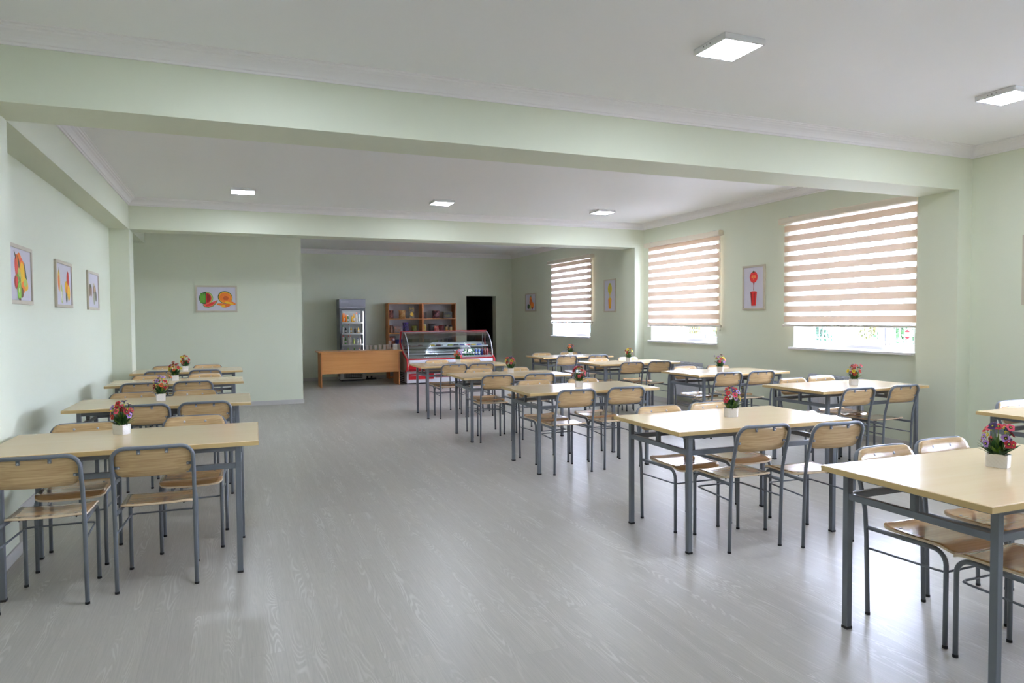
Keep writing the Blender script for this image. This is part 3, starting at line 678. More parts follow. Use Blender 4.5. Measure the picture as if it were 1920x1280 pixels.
for i, (k, x, y, rz, pal, ov) in enumerate(FP):
    flowerpot(x, y, rz, 11 + i * 7, pal, 'white pot of %s pansies on %s table of the %s' % (POTW[k], tpos(k), ROWN[k[0]]), bool(ov), outs=2 if k in ('C1', 'C2') else 1)

# ------------------------------------------------------------------ radiators under the windows
def radiator(y0, y1, label):
    r = thing('radiator', (XR - 0.115, y0, 0), label=label, cat='radiator', group='white radiators under the windows')
    n = max(6, round((y1 - y0) / 0.08)); w = (y1 - y0) / n; mb = MB()
    for i in range(n):
        a = i * w
        mb.box(0.0, 0.006, a + 0.003, a + w - 0.003, 0.16, 0.60)                   # front fin
        for q in (a + 0.003, a + w - 0.007): mb.prism([(0.0, 0.60), (0.004, 0.68), (0.02, 0.712), (0.075, 0.712), (0.075, 0.60)], q, q + 0.004, 1)
        mb.box(0.075, 0.081, a + 0.003, a + w - 0.003, 0.16, 0.70)
        mb.box(0.006, 0.075, a + w / 2 - 0.006, a + w / 2 + 0.006, 0.16, 0.69)      # core
        for q in (0.25, 0.75): mb.box(0.006, 0.075, a + w * q - 0.0015, a + w * q + 0.0015, 0.2, 0.69)
        mb.box(0.006, 0.016, a + 0.004, a + w - 0.004, 0.692, 0.702).box(0.06, 0.081, a + 0.004, a + w - 0.004, 0.70, 0.714)
    mb.tube([(0.04, 0, 0.2), (0.04, y1 - y0, 0.2)], 0.018, 8).tube([(0.04, 0, 0.64), (0.04, y1 - y0, 0.64)], 0.018, 8)
    mb.build('radiator_fins', pm('radiator_enamel', (205, 208, 216), 0.3, 0.02), r)
    mb = MB(); mb.tube([(0.04, -0.0, 0.64), (0.04, -0.055, 0.64), (0.075, -0.075, 0.64), (0.114, -0.075, 0.64)], 0.010, 8); mb.tube([(0.04, 0.0, 0.2), (0.04, -0.05, 0.2), (0.114, -0.06, 0.2)], 0.010, 8)
    mb.build('pipe', STEEL, r)
    mb = MB(); mb.lathe([(0, 0), (0.020, 0.0), (0.024, 0.008), (0.022, 0.045), (0.012, 0.055), (0, 0.055)], (-0.055, -0.05, 0.645), 12, axis=0)
    mb.build('valve_knob', PVC, r)
    mb = MB()
    for yy in (0.12, y1 - y0 - 0.12): mb.box(0.081, 0.114, yy - 0.01, yy + 0.01, 0.55, 0.62).box(0.081, 0.114, yy - 0.01, yy + 0.01, 0.2, 0.26)
    mb.build('wall_bracket', STEEL, r)
radiator(5.80, 6.56, 'white sectional radiator under the widest window behind the second window-row table')
radiator(8.72, 9.50, 'white sectional radiator under the middle window behind the third window-row table')
radiator(12.74, 13.45, 'white sectional radiator under the rear bay window')

# ------------------------------------------------------------------ framed pictures (local: x along the wall, front faces -y)
FRAMEW = pm('pale_picture_frame', (198, 190, 171), 0.45, 0.05, 12)
PAPER = pm('picture_paper', (212, 209, 222), 0.35, 0.01)
INK = {}
def ink(c):
    k = tuple(c)
    if k not in INK: INK[k] = pm('ink_%d_%d_%d' % k, c, 0.4, 0.22, 70)
    return INK[k]
def ell(cx, cz, a, b, rot=0, n=20, a0=0, a1=360):
    c, s_ = math.cos(math.radians(rot)), math.sin(math.radians(rot)); out = []
    m = n if a1 - a0 >= 360 else n + 1
    for i in range(m):
        t = math.radians(a0 + (a1 - a0) * i / n); x, z = a * math.cos(t), b * math.sin(t); out.append((cx + x * c - z * s_, cz + x * s_ + z * c))
    return out
def picture(loc, rz, w, h, shapes, label, dname='printed_fruit'):
    r = thing('framed_picture', loc, rz, label=label, cat='picture', group='framed fruit pictures on the walls')
    f = 0.028; d = 0.02; mb = MB()
    for a, b, c, e in ((-w / 2, w / 2, -h / 2, -h / 2 + f), (-w / 2, w / 2, h / 2 - f, h / 2), (-w / 2, -w / 2 + f, -h / 2 + f, h / 2 - f), (w / 2 - f, w / 2, -h / 2 + f, h / 2 - f)):
        mb.box(a, b, -d, 0, c, e)
    mb.build('frame', FRAMEW, r, bevel=0.002)
    pp = MB().box(-w / 2 + f, w / 2 - f, -0.010, -0.002, -h / 2 + f, h / 2 - f).build('print', PAPER, r)
    mb = MB(); mats = []
    for i, (pts, c) in enumerate(shapes):
        m = ink(c)
        if m not in mats: mats.append(m)
        y = -0.0102 - 0.00012 * i
        mb.add([(x, y, z) for x, z in pts], [tuple(range(len(pts)))], mats.index(m))
    if shapes: mb.build(dname, mats, pp)
R_, RD, OR, YE, GN, DG, BR, WH, PK, LG = (206, 44, 34), (150, 16, 20), (236, 122, 34), (238, 190, 40), (96, 164, 50), (34, 74, 36), (110, 66, 40), (238, 234, 226), (222, 90, 84), (186, 204, 110)
# left wall, nearest: mango, avocado, kiwi, strawberries
sh = [(ell(-0.09, 0.06, 0.055, 0.09, 5), R_), (ell(-0.10, 0.05, 0.03, 0.07, 5), PK), (ell(-0.03, 0.11, 0.06, 0.055), OR), (ell(0.02, 0.09, 0.05, 0.04, 20), PK), (ell(-0.035, 0.075, 0.018, 0.075, 25), DG), (ell(-0.13, 0.14, 0.01, 0.04, 40), DG), (ell(0.06, 0.01, 0.085, 0.105, 20), OR), (ell(0.05, 0.03, 0.05, 0.07, 20), YE), (ell(0.14, 0.0, 0.018, 0.11, 22), DG), (ell(-0.03, -0.02, 0.042, 0.075, 15), LG), (ell(-0.025, -0.04, 0.02, 0.028), BR), (ell(-0.08, -0.02, 0.03, 0.025), GN), (ell(-0.13, -0.06, 0.035, 0.05, 10), RD), (ell(-0.10, -0.055, 0.025, 0.04, -10), R_), (ell(0.10, -0.06, 0.10, 0.05, -15), YE), (ell(0.06, -0.09, 0.06, 0.045, 10), OR), (ell(0.12, -0.055, 0.05, 0.03, 10), LG), (ell(0.02, -0.13, 0.045, 0.04), BR), (ell(-0.045, -0.12, 0.055, 0.075), GN), (ell(-0.045, -0.12, 0.044, 0.062), (140, 196, 70)), (ell(-0.045, -0.115, 0.012, 0.02), WH), (ell(-0.04, -0.185, 0.03, 0.014), BR)]
picture((XL, 6.19, 1.775), PI / 2, 0.625, 0.437, sh, 'framed picture of mixed fruit with a green kiwi, first on the plain side wall')
sh = [(ell(-0.20, 0.03, 0.045, 0.10, 5), YE), (ell(-0.21, 0.01, 0.03, 0.07, 5), OR), (ell(-0.205, 0.12, 0.005, 0.03), DG), (ell(-0.10, -0.09, 0.04, 0.09, 8), LG), (ell(-0.10, -0.11, 0.02, 0.05, 8), WH), (ell(0.17, 0.06, 0.055, 0.075), R_), (ell(0.10, -0.02, 0.065, 0.06), YE), (ell(0.13, -0.05, 0.05, 0.05), OR), (ell(0.20, -0.07, 0.06, 0.075), YE), (ell(0.10, -0.12, 0.03, 0.05), DG)]
picture((XL, 7.64, 1.77), PI / 2, 0.68, 0.433, sh, 'framed picture of a pear, banana and mango, second on the plain side wall')
sh = [(ell(-0.20, 0.0, 0.05, 0.07), (112, 92, 70)), (ell(-0.12, -0.01, 0.045, 0.06), (142, 104, 84)), (ell(-0.16, 0.05, 0.03, 0.02), DG), (ell(0.08, 0.0, 0.09, 0.07), (120, 110, 96)), (ell(0.10, 0.02, 0.05, 0.035), (196, 160, 120)), (ell(0.05, -0.09, 0.05, 0.07), (150, 156, 130)), (ell(0.16, -0.06, 0.05, 0.06), (78, 84, 70)), (ell(0.05, 0.07, 0.03, 0.02), (190, 180, 140))]
picture((XL, 9.13, 1.77), PI / 2, 0.67, 0.433, sh, 'framed picture of small brownish fruit, third on the plain side wall')
# partition: watermelon and cantaloupe
sh = [(ell(-0.155, 0.01, 0.105, 0.105), DG)]
for dx, a in ((-0.075, 0.016), (-0.045, 0.014), (-0.018, 0.012)): sh.append((ell(-0.155 + dx, 0.01, a, 0.085), GN))
sh += [(ell(-0.155, 0.01, 0.105, 0.105, 0, 14, -88, 88), GN), (ell(-0.155, 0.01, 0.098, 0.098, 0, 14, -88, 88), LG), (ell(-0.155, 0.012, 0.08, 0.088, 0, 14, -88, 88), R_), (ell(-0.145, 0.012, 0.05, 0.07, 0, 14, -88, 88), RD),
       ([(-0.21, -0.095), (-0.10, -0.07), (0.02, -0.02), (0.0, -0.07), (-0.05, -0.12), (-0.12, -0.145), (-0.18, -0.135)], GN), ([(-0.20, -0.09), (-0.10, -0.065), (0.01, -0.02), (-0.01, -0.065), (-0.06, -0.11), (-0.12, -0.133), (-0.175, -0.122)], PK), (ell(-0.10, -0.09, 0.07, 0.018, 22), R_)]
sh += [(ell(0.13, 0.025, 0.112, 0.102, -20), DG), (ell(0.132, 0.022, 0.103, 0.092, -20), YE), (ell(0.132, 0.02, 0.094, 0.082, -20), OR), (ell(0.14, 0.01, 0.04, 0.038), (196, 84, 24)), (ell(0.07, -0.09, 0.07, 0.02, -4), OR), (ell(0.20, -0.06, 0.10, 0.028, -18), OR), (ell(0.19, -0.07, 0.07, 0.02, -18), YE), (ell(0.14, -0.11, 0.07, 0.03, 12), (226, 110, 30)), (ell(0.10, -0.12, 0.03, 0.02), YE)]
picture((-0.215, Y3, 1.77), 0.0, 0.625, 0.435, sh, 'framed picture of a cut watermelon and a cantaloupe on the partition wall')
def drink(top, c, cd, leaf_=DG, splash=False):
    s = []
    s += [(ell(0, 0.145, 0.078, 0.08), c), (ell(0, 0.14, 0.065, 0.062), c)]
    s += [([(-0.012, 0.08), (0.02, 0.08), (0.008, 0.03), (0.004, -0.04), (-0.006, -0.04), (-0.004, 0.03)], cd)]
    s += [([(-0.068, -0.055), (0.068, -0.055), (0.045, -0.27), (-0.045, -0.27)], (196, 192, 200)), ([(-0.064, -0.062), (0.064, -0.062), (0.044, -0.25), (-0.044, -0.25)], c), ([(-0.064, -0.062), (-0.03, -0.062), (-0.025, -0.25), (-0.044, -0.25)], cd), ([(0.0, -0.062), (0.035, -0.062), (0.022, -0.25), (0.0, -0.25)], cd), (ell(0, -0.060, 0.064, 0.012), c)]
    return s
sh = drink(0, (208, 30, 30), (140, 10, 18)) + [(ell(-0.02, 0.15, 0.026, 0.02, 20), (232, 140, 70)), (ell(0.025, 0.15, 0.024, 0.02, -20), (232, 140, 70)), (ell(0, 0.125, 0.012, 0.022), (226, 110, 60)), ([(-0.035, 0.215), (0, 0.205), (0.035, 0.215), (0.01, 0.222), (0.0, 0.245), (-0.01, 0.222)], DG)]
picture((XR, 7.642, 1.825), -PI / 2, 0.44, 0.617, sh, 'framed picture of a tomato pouring into a glass of red juice')
sh = [(ell(0, 0.13, 0.075, 0.10), (214, 200, 52)), (ell(0, 0.13, 0.055, 0.08), (196, 182, 60)), (ell(0, 0.22, 0.04, 0.02), (178, 176, 40)), ([(-0.03, 0.05), (0.03, 0.05), (0.012, 0.0), (0.014, -0.06), (-0.014, -0.06), (-0.01, 0.0)], (222, 196, 40)), (ell(0, -0.06, 0.06, 0.02), YE), ([(-0.06, -0.07), (0.06, -0.07), (0.04, -0.25), (-0.04, -0.25)], OR), ([(-0.02, -0.07), (0.03, -0.07), (0.02, -0.25), (-0.01, -0.25)], YE)]
picture((XR, 11.57, 1.84), -PI / 2, 0.448, 0.632, sh, 'framed picture of a yellow fruit dripping into a juice glass, rear bay')
sh = [(ell(0.0, 0.08, 0.06, 0.07), OR), (ell(0.02, 0.0, 0.09, 0.08), (206, 92, 28)), (ell(0.10, -0.07, 0.09, 0.08), OR), (ell(-0.12, -0.10, 0.07, 0.06), DG), (ell(-0.02, -0.12, 0.05, 0.05), LG), (ell(0.02, 0.15, 0.03, 0.015), GN), (ell(0.10, -0.14, 0.04, 0.03), RD)]
picture((XR, 15.355, 1.80), -PI / 2, 0.62, 0.44, sh, 'framed picture of oranges and a lime in the dim rear corner')
sh = drink(0, (226, 120, 30), (190, 80, 20))
picture((XR, 3.905, 1.835), -PI / 2, 0.44, 0.634, sh, 'framed picture cut off by the photo edge, window wall of the front bay')

# ------------------------------------------------------------------ wooden counter desk in the serving bay
r = thing('counter_desk', (1.65, 14.72, 0), label='orange beech counter desk in front of the drinks fridge', cat='desk')
MB().box(0, 1.765, 0, 0.62, 0.728, 0.752).build('desktop', BEECH, r, bevel=0.002)
for x in (0.055, 1.685): MB().box(x, x + 0.02, 0.035, 0.58, 0.0, 0.728).build('side_panel', BEECHV, r, bevel=0.001)
MB().box(0.075, 1.685, 0.05, 0.068, 0.285, 0.728).build('modesty_panel', BEECH, r)
# cups on the counter
def cup(x, y, z, n, label, h=0.085):
    r = thing('plastic_cup', (x, y, z), label=label, cat='cup', group='clear plastic cups on the counter desk')
    mb = MB(); mb.lathe([(0, 0.002), (0.024, 0.0), (0.034, h), (0.036, h + 0.002), (0.033, h), (0.023, 0.004), (0, 0.004)], (0, 0, 0), 14)
    for k in range(1, n): mb.lathe([(0.034 + 0.001, h + 0.012 * k - 0.004), (0.036, h + 0.012 * k), (0.034, h + 0.012 * k + 0.002)], (0, 0, 0), 14)
    mb.build('cup_wall', CUPM, r)
for i, (px, n, h) in enumerate([(2.71, 1, 0.10), (2.80, 1, 0.10), (2.90, 1, 0.10), (3.005, 1, 0.11), (3.09, 1, 0.11), (3.17, 1, 0.115)]):
    cup(px, 15.05 + 0.03 * (i % 2), 0.752, n, 'clear plastic cup on the counter desk, number %s from the fridge side of the line' % ['one', 'two', 'three', 'four', 'five', 'six'][i], h)
cup(3.23, 15.16, 0.752, 7, 'tall nested stack of clear plastic cups on the counter desk beside display case', 0.11)
r = thing('paper_box', (3.335, 15.1, 0.752), label='small white box standing on the counter desk against the display case', cat='box')
MB().box(-0.04, 0.04, -0.05, 0.05, 0, 0.125).build('carton', PVC, r, bevel=0.003); MB().box(-0.028, 0.028, -0.0515, -0.05, 0.03, 0.1).build('label', pm('box_label', (220, 218, 210), 0.5), r)
# power strip on the floor
r = thing('power_strip', (3.02, 16.38, 0), 0.1, label='black power strip with cables lying on the floor under the counter desk', cat='power strip')
MB().box(-0.14, 0.14, -0.03, 0.03, 0, 0.04).build('socket_body', BLACK, r, bevel=0.006)
MB().tube([(0.14, 0, 0.02), (0.25, 0.03, 0.008), (0.34, 0.10, 0.008), (0.36, 0.19, 0.008)], 0.006, 6).build('cable', BLACK, r)
for x in (-0.07, 0.03): MB().lathe([(0.02, 0.04), (0.02, 0.075), (0.012, 0.085), (0, 0.085)], (x, 0, 0), 8).build('plug', BLACK, r)

# ------------------------------------------------------------------ bottles and packs
def bottle(name, body, cap, h, rr, kind, label=None, group=None, loc=(0, 0, 0), glass=False, lab=None):
    r = thing(name, loc, label=label, cat='bottle', group=group)
    bm_ = body if not isinstance(body, tuple) else pm('%s_%d_%d_%d' % ((kind,) + body), body, 0.18, 0.1, 30)
    nk = rr * 0.42
    MB().lathe([(0, 0), (rr * 0.9, 0), (rr, 0.006), (rr, h * 0.55), (rr * 0.93, h * 0.62), (nk, h * 0.84), (nk, h * 0.9), (0, h * 0.9)], (0, 0, 0), 12).build('bottle_body', bm_, r)
    MB().lathe([(nk * 1.15, h * 0.88), (nk * 1.15, h), (0, h)], (0, 0, 0), 10).build('cap', pm('cap_%d_%d_%d' % cap, cap, 0.35), r)
    if lab: MB().lathe([(rr * 1.012, h * 0.2), (rr * 1.012, h * 0.5)], (0, 0, 0), 12).build('paper_label', pm('lab_%d_%d_%d' % lab, lab, 0.5, 0.2, 60), r)
    return r
def printed(kind, c1, c2):
    nm = '%s_print_%d_%d_%d_%d' % ((kind,) + c1 + c2[:1])
    if nm in M: return M[nm]
    n = NT(nm); f = n.noise(n.coord(rnd=9.0), 22.0, 3, 0.6, 0.8); f = n.ramp(f, [(0.50, 0.0), (0.66, 1.0)])
    n.bsdf(n.mix(n.math('MULTIPLY', f, 0.8), lin(tuple(int(v * 0.8) for v in c1)), lin(c2)), 0.35); M[nm] = n.m; return n.m
def pouch(loc, w, h, d, c1, c2, label, rz=0.0, cat='snack bag', name='snack_bag', lean=0.06, group='packets on the bookcases'):
    r = thing(name, loc, rz, label=label, cat=cat, group=group)
    m = printed('foil', c1, c2); m2 = pm('foil_%d_%d_%d' % c2, tuple(int(a * 0.45 + b * 0.4) for a, b in zip(c1, c2)), 0.35, 0.5, 60)
    mb = MB(); n = 8; k = 6; F = []; B = []
    for j in range(n + 1):
        t = j / n; z = h * t; th = d * (math.sin(PI * min(1, t * 0.85 + 0.12)) ** 0.7) / 2 + 0.002
        if j == n: th = 0.002
        ww = w / 2 * (1 - 0.06 * math.sin(PI * t))
        for i in range(k + 1):
            u = -1 + 2 * i / k; q = th * (1 - abs(u) ** 2.5) + 0.001
            F.append((u * ww, -q + z * lean, z)); B.append((u * ww, q + z * lean, z))
    N = len(F); C = k + 1
    fs = [(j * C + i, j * C + i + 1, (j + 1) * C + i + 1, (j + 1) * C + i) for j in range(n) for i in range(k)]
    mb.add(F + B, fs + [tuple(reversed([a + N for a in f])) for f in fs], 0, True)
    rim = [i for i in range(C)] + [j * C + k for j in range(1, n + 1)] + [n * C + i for i in range(k - 1, -1, -1)] + [j * C for j in range(n - 1, 0, -1)]
    for a, b in zip(rim, rim[1:] + rim[:1]): mb.f.append((b, a, a + N, b + N)); mb.mi.append(0); mb.sm.append(False)
    mb.build('foil_bag', m, r)
    mb = MB(); pts = ell(0.08 * w, h * 0.40, w * 0.26, h * 0.17, 12, 14); mb.prism([(x, z) for x, z in pts], -d / 2 - 0.0035 + h * 0.45 * lean, -d / 2 + 0.004 + h * 0.45 * lean, 1)
    mb.build('printed_patch', m2, r)
    return r
def carton(loc, w, h, d, c1, c2, label, rz=0.0, cat='box', name='snack_box', group='packets on the bookcases'):
    r = thing(name, loc, rz, label=label, cat=cat, group=group)
    MB().box(-w / 2, w / 2, -d / 2, d / 2, 0, h).build('carton', printed('card', c1, c2), r, bevel=0.003)
    MB().prism([(x, z) for x, z in ell(0, h * 0.36, w * 0.30, h * 0.16, 0, 12)], -d / 2 - 0.0012, -d / 2, 1).build('printed_patch', pm('card_%d_%d_%d' % c2, c2, 0.45, 0.3, 60), r)
    return r

# ------------------------------------------------------------------ drinks fridge
FX, FY, FW, FD, FH = 2.285, 16.06, 0.585, 0.50, 1.885
r = thing('drinks_fridge', (FX, FY, 0), label='grey upright glass-door drinks fridge behind the counter desk', cat='fridge')
GREYF = pm('fridge_grey', (118, 122, 130), 0.35, 0.03); SILV = pm('fridge_silver', (172, 174, 186), 0.3, 0.03); INNER = pm('fridge_liner', (196, 200, 204), 0.4, 0.02)
mb = MB(); t = 0.035
mb.box(0, t, 0.05, FD, 0.1, 1.68).box(FW - t, FW, 0.05, FD, 0.1, 1.68).box(t, FW - t, FD - t, FD, 0.1, 1.68).box(t, FW - t, 0.05, FD - t, 0.30, 0.33).box(0, FW, 0.05, FD, 1.68, FH)
mb.build('cabinet_body', [GREYF], r, bevel=0.004)
MB().box(t, FW - t, FD - t - 0.004, FD - t - 0.001, 0.33, 1.68).build('inner_liner', INNER, r)
MB().prism([(0.05, 1.68), (0.05, FH), (0.0, FH - 0.01), (-0.012, 1.70), (0, 1.68)], 0.0, FW, 0).build('header_panel', SILV, r)
MB().box(0.03, 0.2, -0.0095, -0.003, 1.815, 1.82).build('header_stripe', pm('white_stripe', (235, 235, 240), 0.4), r)
mb = MB(); q = 0.045; mb.box(0.004, q, 0.012, 0.045, 0.28, 1.672).box(FW - q, FW - 0.004, 0.012, 0.045, 0.28, 1.672).box(q, FW - q, 0.012, 0.045, 1.632, 1.672).box(q, FW - q, 0.012, 0.045, 0.28, 0.33)
dr = mb.build('door', GREYF, r, bevel=0.003)
MB().box(q, FW - q, 0.022, 0.03, 0.33, 1.632).build('door_glass', GLASS, dr)
MB().box(0.012, 0.026, -0.012, 0.012, 0.75, 1.1).build('handle', BLACK, dr, bevel=0.003)
mb = MB(); mb.box(0, FW, 0.02, FD, 0.04, 0.28)
gr = mb.build('plinth', pm('plinth_grey', (205, 206, 204), 0.5), r, bevel=0.004)
mb = MB()
for k in range(5): mb.box(0.09, FW - 0.09, 0.014, 0.0205, 0.075 + k * 0.034, 0.094 + k * 0.034)
for k in range(11): mb.box(0.09 + k * (FW - 0.18) / 10 - 0.003, 0.09 + k * (FW - 0.18) / 10 + 0.003, 0.012, 0.0205, 0.07, 0.245)
mb.build('grille', pm('grille_dark', (58, 60, 60), 0.5), gr)
MB().box(0.03, FW - 0.03, 0.05, FD - 0.05, 0.0, 0.04).build('base_feet', BLACK, r)
SHZ = [1.345, 1.095, 0.845, 0.595]
for z in SHZ: MB().box(t, FW - t, 0.07, FD - 0.05, z - 0.012, z).box(t, FW - t, 0.064, 0.07, z - 0.022, z + 0.012).build('shelf', PVC, r)
MB().box(FW - t - 0.010, FW - t - 0.003, 0.052, 0.066, 0.4, 1.6).build('glow_strip', FRLED, r)
MB().box(0.06, FW - 0.06, 0.06, 0.085, 1.655, 1.67).build('glow_strip', FRLED, r)  # hidden glowing strip added under the header to brighten the bottles
MB().box(0.13, FW - 0.14, FD - 0.10, FD - 0.04, 1.50, 1.60).build('evaporator_box', INNER, r)
OB, GB, YB, CL, WB, CO = (236, 130, 30), (70, 140, 60), (226, 170, 40), (206, 214, 220), (226, 222, 220), (60, 34, 30)
rows = [[(0.08, OB, (226, 110, 50), .2), (0.115, OB, (226, 110, 50), .2), (0.155, OB, (230, 120, 40), .17), (0.195, GB, (240, 240, 240), .16), (0.285, YB, (90, 90, 60), .15), (0.33, YB, (236, 130, 40), .19), (0.39, WB, (226, 90, 50), .21), (0.455, CL, (60, 110, 190), .2)],
        [(0.075, WB, (60, 160, 90), .17), (0.14, CO, (220, 220, 220), .14), (0.21, CL, (226, 90, 60), .2), (0.265, YB, (200, 200, 190), .14), (0.35, CO, (180, 60, 50), .14), (0.43, YB, (240, 240, 240), .14)],
        [(0.075, WB, (206, 40, 40), .19), (0.135, GB, (120, 190, 80), .16), (0.2, WB, (206, 40, 40), .19), (0.25, WB, (206, 50, 50), .19), (0.32, LG, (220, 220, 210), .13), (0.41, CL, (60, 80, 170), .13), (0.465, WB, (206, 40, 40), .16)],
        [(0.07, (200, 60, 70), (220, 220, 220), .14), (0.19, LG, (130, 180, 50), .16), (0.33, GB, (150, 200, 60), .16), (0.45, WB, (200, 50, 50), .15)]]
ORD = ['first', 'second', 'third', 'fourth', 'fifth', 'sixth', 'seventh', 'eighth', 'last']
CN = {OB: 'orange', GB: 'green', YB: 'amber', CL: 'clear', WB: 'white', CO: 'dark brown', LG: 'pale green', (200, 60, 70): 'pink'}
for k, row in enumerate(rows):
    for j, (x, c, cp, h) in enumerate(row):
        bottle('drink_bottle', c, cp, h * 1.08, 0.0235, 'drink', '%s drink bottle, %s in line on the %s shelf of the drinks fridge' % (CN[c], ORD[j], ['top', 'second', 'third', 'lowest'][k]), 'bottles in the drinks fridge', (FX + x + 0.012, FY + 0.13 + 0.02 * (j % 2), SHZ[k]), lab=WB if j % 2 else None)

# ------------------------------------------------------------------ bookcases with packets
def bookcase(x0, w, label):
    r = thing('bookcase', (x0, 16.25, 0), label=label, cat='bookcase', group='pair of open bookcases on the rear wall')
    H = 1.80; D = 0.325; t = 0.02
    MB().box(0, t, 0, D, 0, H).build('side_panel', BEECHV, r, bevel=0.001); MB().box(w - t, w, 0, D, 0, H).build('side_panel', BEECHV, r, bevel=0.001)
    MB().box(t, w - t, 0, D, H - t, H).build('top_board', BEECH, r, bevel=0.001)
    for z in (0.05, 0.40, 0.74, 1.085, 1.43): MB().box(t, w - t, 0.004, D - 0.006, z - t, z).build('shelf', BEECH, r)
    MB().box(t, w - t, D - 0.006, D, 0.03, H - t).build('back_panel', pm('white_hardboard', (172, 168, 172), 0.5), r)
bookcase(3.44, 0.835, 'open beech bookcase of packets standing between fridge and its twin')
bookcase(4.275, 0.835, 'open beech bookcase of packets standing next to the dark doorway')
BZ = 16.38
P = pouch
P((3.53, BZ, 1.43), 0.13, 0.20, 0.06, (92, 26, 30), (180, 110, 90), 'dark red snack bag at the fridge end of the top shelf')
P((3.80, BZ, 1.43), 0.17, 0.20, 0.07, (186, 120, 40), (222, 200, 150), 'yellow and red snack bag in the middle of the first bookcase top shelf')
carton((4.03, BZ, 1.43), 0.12, 0.29, 0.06, (64, 68, 78), (226, 180, 40), 'tall dark grey packet with a yellow patch on the top shelf')
carton((4.345, BZ, 1.43), 0.09, 0.15, 0.06, (40, 34, 40), (90, 60, 70), 'small dark box at the divider on the second bookcase top shelf')
P((4.64, BZ, 1.43), 0.19, 0.19, 0.07, (76, 24, 32), (196, 120, 120), 'wide maroon snack bag in the middle of the second bookcase top shelf')
carton((4.93, BZ, 1.43), 0.22, 0.16, 0.08, (46, 40, 30), (90, 90, 40), 'wide dark box near the doorway end of the top shelf')
P((3.53, BZ, 1.085), 0.10, 0.19, 0.05, (70, 30, 26), (130, 90, 40), 'narrow brown snack bag at the fridge end of the second shelf')
P((3.68, BZ, 1.085), 0.20, 0.16, 0.06, (150, 148, 150), (196, 110, 60), 'grey and white snack bag with orange print on the second shelf')
P((3.89, BZ, 1.085), 0.16, 0.25, 0.06, (26, 22, 40), (110, 80, 190), 'tall black and violet pouch on the second shelf')
P((4.10, BZ, 1.085), 0.14, 0.17, 0.06, (120, 116, 40), (90, 100, 30), 'olive green snack bag on the second shelf')
P((4.345, BZ, 1.085), 0.10, 0.20, 0.05, (200, 170, 40), (226, 220, 210), 'yellow snack bag with a white patch beside the bookcase divider')
P((4.55, BZ + 0.03, 1.085), 0.19, 0.22, 0.05, (28, 26, 26), (70, 30, 26), 'tall black pouch behind the red snack bags')
P((4.64, BZ - 0.045, 1.085), 0.13, 0.16, 0.05, (166, 34, 34), (226, 170, 140), 'bright red snack bag leaning on the black pouch')
P((4.775, BZ, 1.085), 0.13, 0.18, 0.06, (126, 24, 34), (70, 20, 24), 'dark red snack bag next to the two jars')
def jar(loc, h, rr, c, cp, label, group='jars on the bookcases'):
    r = thing('jar', loc, label=label, cat='jar', group=group)
    MB().lathe([(0, 0), (rr, 0.002), (rr, h * 0.75), (rr * 0.8, h * 0.82), (0, h * 0.82)], (0, 0, 0), 14).build('jar_body', pm('jar_%d_%d_%d' % c, c, 0.2, 0.15, 30), r)
    MB().lathe([(rr * 0.85, h * 0.8), (rr * 0.85, h), (0, h)], (0, 0, 0), 14).build('lid', pm('cap_%d_%d_%d' % cp, cp, 0.35), r)
jar((4.90, BZ, 1.085), 0.18, 0.042, (170, 150, 100), (24, 24, 28), 'pale jar with a black lid, inner one of the pair by the doorway')
jar((5.01, BZ, 1.085), 0.17, 0.042, (182, 166, 120), (24, 24, 28), 'pale jar with a black lid, outer one of the pair by the doorway')
P((3.55, BZ, 0.74), 0.17, 0.27, 0.06, (70, 26, 34), (206, 110, 60), 'maroon and orange snack bag on the third shelf beside the display case')
P((3.72, BZ, 0.74), 0.19, 0.19, 0.06, (40, 56, 130), (70, 100, 190), 'blue snack bag on the third shelf beside the display case')
carton((3.95, BZ, 0.74), 0.16, 0.2, 0.06, (60, 56, 54), (90, 80, 70), 'dark packet on the third shelf seen through the display glass')
carton((4.40, BZ, 0.74), 0.14, 0.20, 0.08, (90, 94, 104), (120, 104, 80), 'grey packet on the third shelf seen through the display glass')
carton((4.60, BZ, 0.74), 0.14, 0.17, 0.08, (150, 160, 60), (110, 130, 40), 'yellow-green packet on the third shelf seen through the display glass')
jar((4.80, BZ, 0.74), 0.17, 0.05, (140, 136, 120), (120, 120, 110), 'grey jar on the third shelf seen through the display glass')
carton((4.98, BZ, 0.74), 0.12, 0.19, 0.08, (84, 74, 84), (110, 90, 96), 'dull purple packet on the third shelf seen through the display glass')

# ------------------------------------------------------------------ refrigerated display case
CX, CY, CW = 3.49, 14.55, 1.96
r = thing('display_case', (CX, CY, 0), label='red and white refrigerated display case with curved glass beside the counter desk', cat='display case')
REDM = pm('case_red', (186, 14, 26), 0.28, 0.04); WHM = pm('case_white', (226, 226, 232), 0.3, 0.02); CREAM = pm('case_cream', (206, 198, 184), 0.45, 0.03); CHR = pm('case_chrome', (214, 216, 220), 0.22, 0.03, metal=0.35); DK = pm('case_dark_slot', (34, 38, 40), 0.4)
MB().box(0.02, CW - 0.02, 0.20, 0.95, 0.025, 0.285).build('base_cabinet', WHM, r, bevel=0.004)
MB().box(0.04, CW - 0.04, 0.24, 0.92, 0.0, 0.025).build('foot_plinth', BLACK, r)
b_ = MB().box(0.06, 0.62, 0.192, 0.2005, 0.10, 0.23).build('red_panel', REDM, r, bevel=0.003)
MB().tube([(0.10, 0.188, 0.178), (0.30, 0.18, 0.190), (0.48, 0.188, 0.182)], 0.008, 8).build('panel_trim', CHR, b_)
MB().box(0.66, CW - 0.06, 0.192, 0.2005, 0.13, 0.20).build('red_panel', REDM, r, bevel=0.003)
